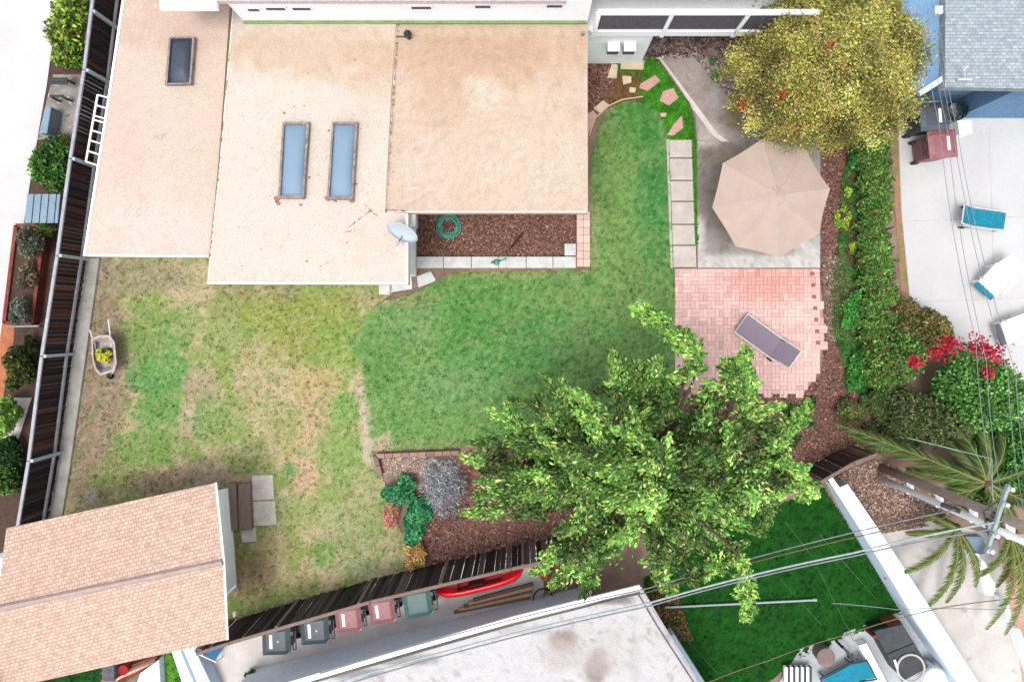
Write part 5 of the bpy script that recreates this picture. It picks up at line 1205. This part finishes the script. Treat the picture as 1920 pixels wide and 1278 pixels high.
surf('roof_membrane', [(474, 1303), (564, 1277), (960, 1163), (1200, 1103), (1238, 1168), (1309, 1280), (1366, 1378), (440, 1378)], 1.954, colf((246, 243, 244), [(1060, 1200, 26, 26, (172, 152, 142), .9), (1120, 1250, 22, 34, (166, 146, 136), .9), (1050, 1225, 50, 30, (226, 216, 212), .7), (1130, 1215, 60, 50, (234, 226, 222), .6), (1190, 1225, 12, 60, (226, 220, 220), .6), (1130, 1125, 60, 8, (160, 156, 160), .9), (1170, 1122, 20, 10, (140, 138, 144), .8), (760, 1235, 60, 12, (176, 170, 172), .8), (660, 1262, 60, 12, (166, 160, 162), .85), (980, 1180, 60, 10, (214, 208, 208), .7)], .04, (200, 188, 184), .75), M['coat'], root)
o = MB().prism(G([(1239, 1182), (1256, 1174), (1330, 1290), (1350, 1330), (1325, 1330), (1300, 1290)]), 0, .5).build('garden_wall', M['bluewhite'], bevel=.01); tag(o, 'low pale wall beside the flat roofed building and the deep green lawn', 'wall')
# long white wall between the yards
root = thing('boundary_wall', 'long white boundary wall between the deep green lawn and the pale driveway', 'wall', tuple(P(1680, 1080)))
w1_ = [(1543, 893), (1556, 893), (1600, 975), (1690, 1120), (1800, 1290), (1830, 1340), (1800, 1340), (1770, 1290), (1670, 1132), (1580, 985)]
MB().prism(G([(1546, 900), (1562, 893), (1620, 978), (1720, 1130), (1830, 1300), (1800, 1310), (1682, 1136), (1592, 985)]), 0, .9).build('wall', M['bluewhite'], root)
MB().prism(G([(1552, 897), (1560, 893), (1619, 978), (1717, 1128), (1828, 1298), (1812, 1304), (1700, 1133), (1607, 982)], .96), .902, .96).build('coping', M['trim'], root)

# ------------------------------------------------------------------ shed
root = thing('garden_shed', 'garden shed with a pink shingle roof at the bottom left', 'shed', tuple(P(220, 1070)))
HS = 2.5
def RP(u, v, h): return P(u, v, h)
ev0, ev1 = RP(12, 990, 2.3), RP(403, 905, 2.3); rg0, rg1 = RP(-8, 1141, 2.72), RP(418, 1053, 2.72); lo0, lo1 = RP(-30, 1300, 2.3), RP(425, 1199, 2.3)
b = MB(); T = Vector((0, 0, .08))
lo_ext = Vector((0, 0, 0))
b.add([ev0, ev1, rg1, rg0, ev0 - T, ev1 - T, rg1 - T, rg0 - T], [(0, 3, 2, 1), (4, 5, 6, 7), (0, 1, 5, 4), (1, 2, 6, 5), (3, 0, 4, 7)])
b.add([rg0, rg1, lo1, lo0, rg0 - T, rg1 - T, lo1 - T, lo0 - T], [(0, 3, 2, 1), (4, 5, 6, 7), (2, 3, 7, 6), (1, 2, 6, 5), (3, 0, 4, 7)])
rf = b.build('roof', M['shingle'], root)
b = MB(); b.tube([rg0 + Vector((0, 0, .015)), rg1 + Vector((0, 0, .015))], .07, 6); b.build('ridge_cap', M['shingle_dk'], rf)
wl = [ev0 * .97 + rg0 * .03, ev1, lo1, lo0]
wp = [(P(60, 1010).x, P(60, 1010).y), (P(432, 912).x, P(432, 912).y), (P(446, 1100).x, P(446, 1100).y), (P(60, 1185).x, P(60, 1185).y)]
MB().prism(wp, 0, 2.2).build('wall', M['stucco'], root)
MB().tube([ev1 - T * .4, rg1 - T * .4], .035, 4).tube([rg1 - T * .4, lo1 - T * .4], .035, 4).build('bargeboard', M['trim'], root)
MB().tube([P(425, 1112, 1.8), P(441, 1097, 1.8)], .025, 6).build('door_stay', M['trim'], root)
MB().box(tuple(P(440, 1150, 1.3)), (.05, .12, .1)).build('latch', M['trim'], root)
MB().box((P(433, 950).x + .0, P(433, 950).y, 1.0), (.03, .7, 1.9), rz=R(4)).build('door', M['trim'], root)

# ------------------------------------------------------------------ left neighbour: roof, planters, path, rail
root = thing('lean_to', 'blue grey metal lean to roof beyond the left fence', 'lean-to', tuple(P(85, 390)))
b = MB(); n = 9
for i in range(n):
    u0 = 46 + i * 7; b.prism(G([(u0 + 5, 364), (u0 + 11, 364), (u0 + 6, 418), (u0, 418)], .9), .86, .9 + (.02 if i % 2 else 0))
b.build('roof', M['corr'], root)
for u, v in ((52, 370), (110, 370), (48, 414), (104, 414)): MB().box((P(u, v, .86).x, P(u, v, .86).y, .43), (.05, .05, .86)).build('post', M['wood'], root)
o = MB().prism(G([(84, 200), (96, 200), (88, 250), (74, 250)], .5), 0, .5).build('storage_chest', M['corr'], bevel=.02); tag(o, 'pale blue chest on the concrete beyond the left fence', 'chest')
root = thing('garden_bench', 'dark metal bench beyond the left fence under the lime shrub', 'bench', tuple(P(110, 170)))
MB().box(tuple(P(108, 150, .42)), (.5, .12, .03)).box(tuple(P(108, 156, .42)), (.5, .06, .03)).build('seat', M['blackplastic'], root); MB().box(tuple(P(106, 180, .42)), (.36, .05, .04)).build('backrest', M['blackplastic'], root)
for u, v in ((94, 148), (122, 148), (96, 182), (118, 182)): MB().box((P(u, v, .42).x, P(u, v, .42).y, .2), (.04, .04, .4)).build('leg', M['blackplastic'], root)
root = thing('raised_planter', 'long raised planter of red timber beyond the left fence', 'planter', tuple(P(70, 520)))
for a, c in (((44, 425), (22, 605)), ((96, 425), (74, 605)), ((44, 425), (96, 425)), ((22, 605), (74, 605))):
    A0, C0 = P(*a), P(*c); m_ = (A0 + C0) / 2; d = C0 - A0; MB().box((m_.x, m_.y, .16), (d.length, .09, .32), rz=math.atan2(d.y, d.x)).build('board', M['redwood'], root)
MB().prism(G([(46, 428), (93, 428), (71, 602), (25, 602)]), 0, .24).build('soil', M['soil'], root)
ground_sheet('side_path', [(40, 470), (26, 640), (4, 760), (-14, 900), (-30, 900), (0, 640), (18, 500)], .016, M['orange'])
o = MB().tube([P(14, 612, .9), P(72, 611, .9)], .03, 6).tube([P(14, 612, .9), (P(14, 612, .9).x, P(14, 612, .9).y, 0)], .025, 6).tube([P(72, 611, .9), (P(72, 611, .9).x, P(72, 611, .9).y, 0)], .025, 6).build('handrail', M['metal']); tag(o, 'small grey rail crossing the path beyond the left fence', 'rail')
ground_sheet('grey_path', [(20, 745), (60, 745), (30, 840), (0, 840)], .014, M['concrete'])

# ------------------------------------------------------------------ bottom left corner below the shed
turf('lawn', [[(60, 1255), (190, 1235), (190, 1330), (60, 1330)]], const(30, 84, 34), z=.02, blades=2500, label='dark green grass below the shed roof')
turf('lawn', [[(285, 1232), (338, 1222), (356, 1330), (300, 1330)]], const(96, 150, 50), z=.02, blades=3000, label='bright green grass strip below the shed roof')
o = MB().prism(G([(322, 1222), (336, 1216), (372, 1300), (352, 1310)], .6), 0, .6).build('garden_wall', M['trim'], bevel=.01); tag(o, 'short white wall below the right corner of the shed roof', 'wall')
o = MB().prism(G([(335, 1214), (360, 1206), (405, 1300), (374, 1300)], .5), 0, .5).build('storage_bench', M['bluewhite'], bevel=.01); tag(o, 'pale grey bench box beside the short white wall', 'box')
o = MB().prism(G([(262, 1262), (298, 1236), (302, 1300), (250, 1300)], .3), 0, .3).build('plastic_sheet', M['bluewhite'], bevel=.01); tag(o, 'pale blue panel lying below the shed roof', 'panel')
root = thing('timber_pile', 'pile of old brown timber below the shed roof', 'timber', tuple(P(255, 1245)))
for i in range(5): 
    a, c = P(215 + i * 4, 1256 + i * 6), P(300 - i * 3, 1226 + i * 5); m_ = (a + c) / 2; d = c - a; MB().box((m_.x, m_.y, .1 + .02 * (i % 2)), (d.length, .07, .12), rz=math.atan2(d.y, d.x)).build('plank', [M['redwood'], M['wood'], M['lumber']][i % 3], root)
q = P(229, 1257, .4); o = MB().lathe([(.09, 0), (.12, .3), (.13, .36), (.1, .34)], (q.x, q.y, 0), 16).build('bucket', mat('bucket_red', A(190, 50, 54), A(170, 40, 46))); tag(o, 'small red bucket at the end of the timber pile', 'bucket')
q = P(203, 1262, .5); o = MB().box((q.x, q.y, .25), (.3, .4, .5)).build('utility_box', M['graypanel'], bevel=.02); tag(o, 'grey box left of the small red bucket', 'box')
p = P(397, 1214, .4); root = thing('folding_chair', 'blue folding chair with a white frame below the shed corner', 'chair', (p.x, p.y, 0), R(-35))
MB().box((0, 0, .38), (.5, .46, .02)).build('seat', mat('chair_blue', A(64, 128, 170), A(50, 110, 152)), root)
for i in range(4): MB().box((-.38 + i * .05 - .1, 0, .45 + .05 * i), (.03, .46, .015)).build('slat', M['trim'], root)
for y in (-.26, .26): MB().tube([(-.5, y, .6), (.3, y, .36), (.34, y, 0)], .016, 6).build('frame', M['trim'], root); MB().tube([(-.1, y, .42), (-.3, y, 0)], .014, 6).build('leg', M['trim'], root)
shrub('weed', 'green weed at the foot of the pale blue wall in the alley', 'plant', 474, 1268, .35, 16, 12, 600, [(50, 110, 48), (70, 136, 60)], blobs=7, size=.04)

# ------------------------------------------------------------------ deep green yard: spa, furniture, pole
root = thing('hot_tub', 'hot tub under a dark folding cover beside the white boundary wall', 'hot tub', tuple(P(1690, 1225)))
sp_ = [(1640, 1180), (1690, 1170), (1740, 1250), (1690, 1278)]
MB().prism(G([(1644, 1187), (1688, 1177), (1734, 1247), (1691, 1270)], .75), 0, .72).build('body', M['blackplastic'], root, bevel=.02)
c_ = P(1690, 1222, .8)
MB().prism(G([(1640, 1182), (1692, 1170), (1714, 1204), (1662, 1226)], .8), .722, .80).build('cover', M['spa'], root, bevel=.02)
MB().prism(G([(1663, 1227), (1715, 1205), (1742, 1250), (1692, 1278)], .8), .722, .795).build('cover', M['spa'], root, bevel=.02)
q = P(1708, 1252, .84); root = thing('hoop', 'pale ring lying on the dark cover of the hot tub', 'ring', (q.x, q.y, .8))
b = MB(); b.ring((q.x, q.y, .83), .34, .028, 36, 8); b.build('tube', M['slab'], root); MB().tube([(q.x - .34, q.y, .84), (q.x - .42, q.y + .22, .85)], .03, 6).build('handle', M['trim'], root)
o = MB().prism(G([(1636, 1192), (1690, 1165), (1692, 1170), (1640, 1198)], .6), 0, .6).build('low_screen', M['redwood']); tag(o, 'red timber screen at the head of the hot tub', 'screen')
q = P(1549, 1232, .45); root = thing('fire_pit', 'round brown stool on the grey terrace', 'stool', (q.x, q.y, 0)); MB().lathe([(.2, 0), (.22, .4), (.24, .45), (.2, .46)], (q.x, q.y, 0), 24).build('body', mat('brown_metal', A(150, 130, 124), A(124, 106, 102)), root, smooth=False)
root.name = 'stool'
lounger('lounger with bright teal fabric at the bottom edge beside the stool', 1590, 1268, R(28), M['teal_fab'], M['blackplastic'], L=1.3, W=.55, bl_=.4)
q = P(1592, 1225, .5); o = MB().box((q.x, q.y, .5), (.5, .07, .07), rz=R(-48)).box((q.x - .15, q.y + .15, .25), (.05, .05, .5)).box((q.x + .15, q.y - .17, .25), (.05, .05, .5)).build('black_rail', M['blackplastic']); tag(o, 'short black bar standing above the teal lounger', 'bar')
# striped cushion
q = P(1497, 1268, .3); root = thing('striped_cushion', 'black and white striped cushion at the bottom edge of the lawn', 'cushion', (q.x, q.y, .05)); b = MB(); b2 = MB()
for i in range(10): (b if i % 2 else b2).box((q.x - .32 + i * .07, q.y, .25), (.07, .5, .12), rz=0)
b.build('dark_stripe', M['blackplastic'], root); b2.build('cover', M['trim'], root)
for dx in (-.25, .25): MB().box((q.x + dx, q.y, .1), (.08, .4, .18)).build('leg', M['wood'], root)
q = P(1757, 1275, .7); o = MB().lathe([(.26, 0), (.29, .6), (.26, .68), (.05, .7)], (q.x, q.y, 0), 24).build('white_tank', M['trim'], smooth=True); tag(o, 'round white tank at the bottom edge beside the hot tub', 'tank')
o = MB().prism(G([(1610, 1210), (1625, 1205), (1690, 1330), (1668, 1330)], .3), 0, .3).build('deck_step', M['trim'], bevel=.01); tag(o, 'long white step beside the hot tub on the terrace', 'step')
o = MB().tube([P(1247, 1138, .12), P(1530, 1124, .12)], .028, 8).tube([P(1524, 1124, .12), P(1531, 1124, .12)], .04, 8).build('white_pole', M['cable_lt']); tag(o, 'long thin white pole lying across the deep green lawn', 'pole')
# faint turf seams
root = MB()
for a, c in (((1262, 1170), (1345, 1260)), ((1462, 1085), (1540, 1170)), ((1535, 1000), (1640, 1120)), ((1470, 975), (1520, 1040)), ((1530, 1060), (1600, 1200)), ((1560, 1130), (1680, 1140))):
    A0, C0 = P(*a), P(*c); m_ = (A0 + C0) / 2; d = C0 - A0; root.box((m_.x, m_.y, .05), (d.length, .012, .004), rz=math.atan2(d.y, d.x))
o = root.build('turf_seams', mat('seam_line', A(96, 150, 96), A(60, 120, 60), scale=6, lo=.3, hi=.6)); tag(o, kind='structure')
# white planters by the palms
for i, (pts, lab) in enumerate([([(1806, 1028), (1822, 1030), (1838, 1055), (1820, 1062)], 'upper white block on the driveway below the utility pole'), ([(1822, 1066), (1838, 1062), (1854, 1090), (1846, 1108), (1832, 1106)], 'middle white block between the two drooping palms'), ([(1862, 1112), (1870, 1112), (1880, 1140), (1874, 1158)], 'lower white block beside the brick court'), ([(1886, 1168), (1896, 1168), (1935, 1260), (1920, 1262)], 'long white kerb block at the edge of the brick court'), ([(1800, 1000), (1830, 1000), (1845, 1030), (1822, 1035)], 'grey block right at the foot of the drooping palm')]):
    o = MB().prism(G(pts), 0, .35 if i < 4 else .25).build('concrete_block', M['trim'] if i < 4 else M['corr'], bevel=.015); tag(o, lab, 'block', 'blocks beside the driveway')

# ------------------------------------------------------------------ utility pole, hardware and cables
pb = P(1652, 876); root = thing('utility_pole', 'tall wooden utility pole with white conduit at the right', 'utility pole', tuple(pb))
MB().tube([pb, (pb.x, pb.y, 6), (pb.x, pb.y, 10.5)], [.105, .098, .09], 14).build('pole', M['polewood'], root, smooth=True)
cx_, cy_ = pb.x - .10, pb.y - .235
MB().tube([(cx_, cy_, 0), (cx_, cy_, 9.5)], .072, 10).build('conduit', M['trim'], root, smooth=True)
MB().tube([(cx_ + .12, cy_ + .42, 0), (cx_ + .12, cy_ + .42, .05)], .03, 6)
MB().tube([(pb.x + .03, pb.y - .36, 0), (pb.x + .03, pb.y - .36, 4.2)], .028, 8).build('cable_guard', M['cable_lt'], root)
for h in (1.5, 2.8, 4.1, 5.3): MB().box((pb.x, pb.y - .15, h), (.16, .40, .05)).build('bracket', M['trim'], root)
arms = []
for h, L, az in ((5.15, 1.4, R(72)),):
    dx, dy = math.cos(az) * L / 2, math.sin(az) * L / 2; arms.append((h, dx, dy))
    MB().box((pb.x - .16, pb.y, h), (L, .06, .08), rz=az).build('crossarm', M['cable_lt'] if h > 5 else M['cable'], root)
    for t in (-.9, -.45, .45, .9): MB().lathe([(.04, 0), (.055, .04), (.03, .09), (.045, .13)], (pb.x - .16 + dx * t, pb.y + dy * t, h + .055), 10).build('insulator', M['whitemetal'], root)
    MB().tube([(pb.x - .16 + dx * .6, pb.y + dy * .6, h - .04), (pb.x - .1, pb.y, h - .55)], .018, 6).tube([(pb.x - .16 - dx * .6, pb.y - dy * .6, h - .04), (pb.x - .1, pb.y, h - .55)], .018, 6).build('brace', M['metal'], root)
MB().tube([P(1765, 945, 4.3), P(1800, 958, 4.4)], .05, 8).build('splice_case', M['blackplastic'], root)
MB().tube([P(1860, 962, 5.0), P(1880, 975, 5.1)], .07, 8).build('splice_case', M['blackplastic'], root)
def cable(lab, pts, r, m, group=None):
    q = [P(*x) for x in pts]; out = []
    for a, c in zip(q[:-1], q[1:]):
        for t in np.linspace(0, 1, 10)[:-1]:
            v = a.lerp(c, t); v.z -= .25 * 4 * t * (1 - t) * min(1, (c - a).length / 8); out.append(v)
    out.append(q[-1]); o = MB().tube(out, r, 6).build('cable', m, smooth=True); tag(o, lab, 'cable', group)
cable('upper one of the thin pair of cables over the deep green lawn', [(1790, 955, 4.6), (1216, 1102, 4.4), (600, 1262, 4.2)], .013, M['cable'])
cable('lower one of the thin pair of cables over the deep green lawn', [(1790, 966, 4.5), (1216, 1109, 4.4), (600, 1274, 4.2)], .013, M['cable_br'])
cable('upper strand of the thick bright cable pair crossing the yard', [(1905, 972, 5.2), (1600, 1036, 5), (1216, 1130, 4.8), (630, 1280, 4.6)], .02, M['cable_lt'])
cable('lower strand of the thick bright cable pair crossing the yard', [(1905, 985, 5.2), (1600, 1042, 5), (1216, 1136, 4.8), (630, 1288, 4.6)], .016, M['cable'])
cable('brown cable running low across the bottom of the deep green lawn', [(1290, 1295, 3), (1440, 1238, 3), (1590, 1188, 3), (1760, 1140, 3.2), (1920, 1120, 3.4)], .012, M['cable_br'])
cable('thin dark cable over the pale driveway', [(1560, 1130, 3), (1680, 1142, 3), (1860, 1142, 3.2), (1960, 1138, 3.4)], .008, M['cable'])
for i, (a, c) in enumerate([((1762, 240), (1830, 640)), ((1776, 240), (1850, 680)), ((1786, 240), (1890, 700)), ((1794, 240), (1905, 700))]):
    cable(['leftmost of the four thin cables above the pool deck', 'second from the left of the four thin cables above the pool deck', 'third from the left of the four thin cables above the pool deck', 'rightmost of the four thin cables above the pool deck'][i], [(a[0] - 40, a[1] - 260, 4.6), (*a, 4.5), (*c, 4.6), (c[0] + 30, c[1] + 260, 4.9)], .007, M['cable'], 'thin cables above the pool deck')
cable('guy wire hanging from the pole past the palm', [(1700, 820, 3.5), (1860, 860, 4.5), (1870, 1010, 4.5)], .008, M['cable_lt'])
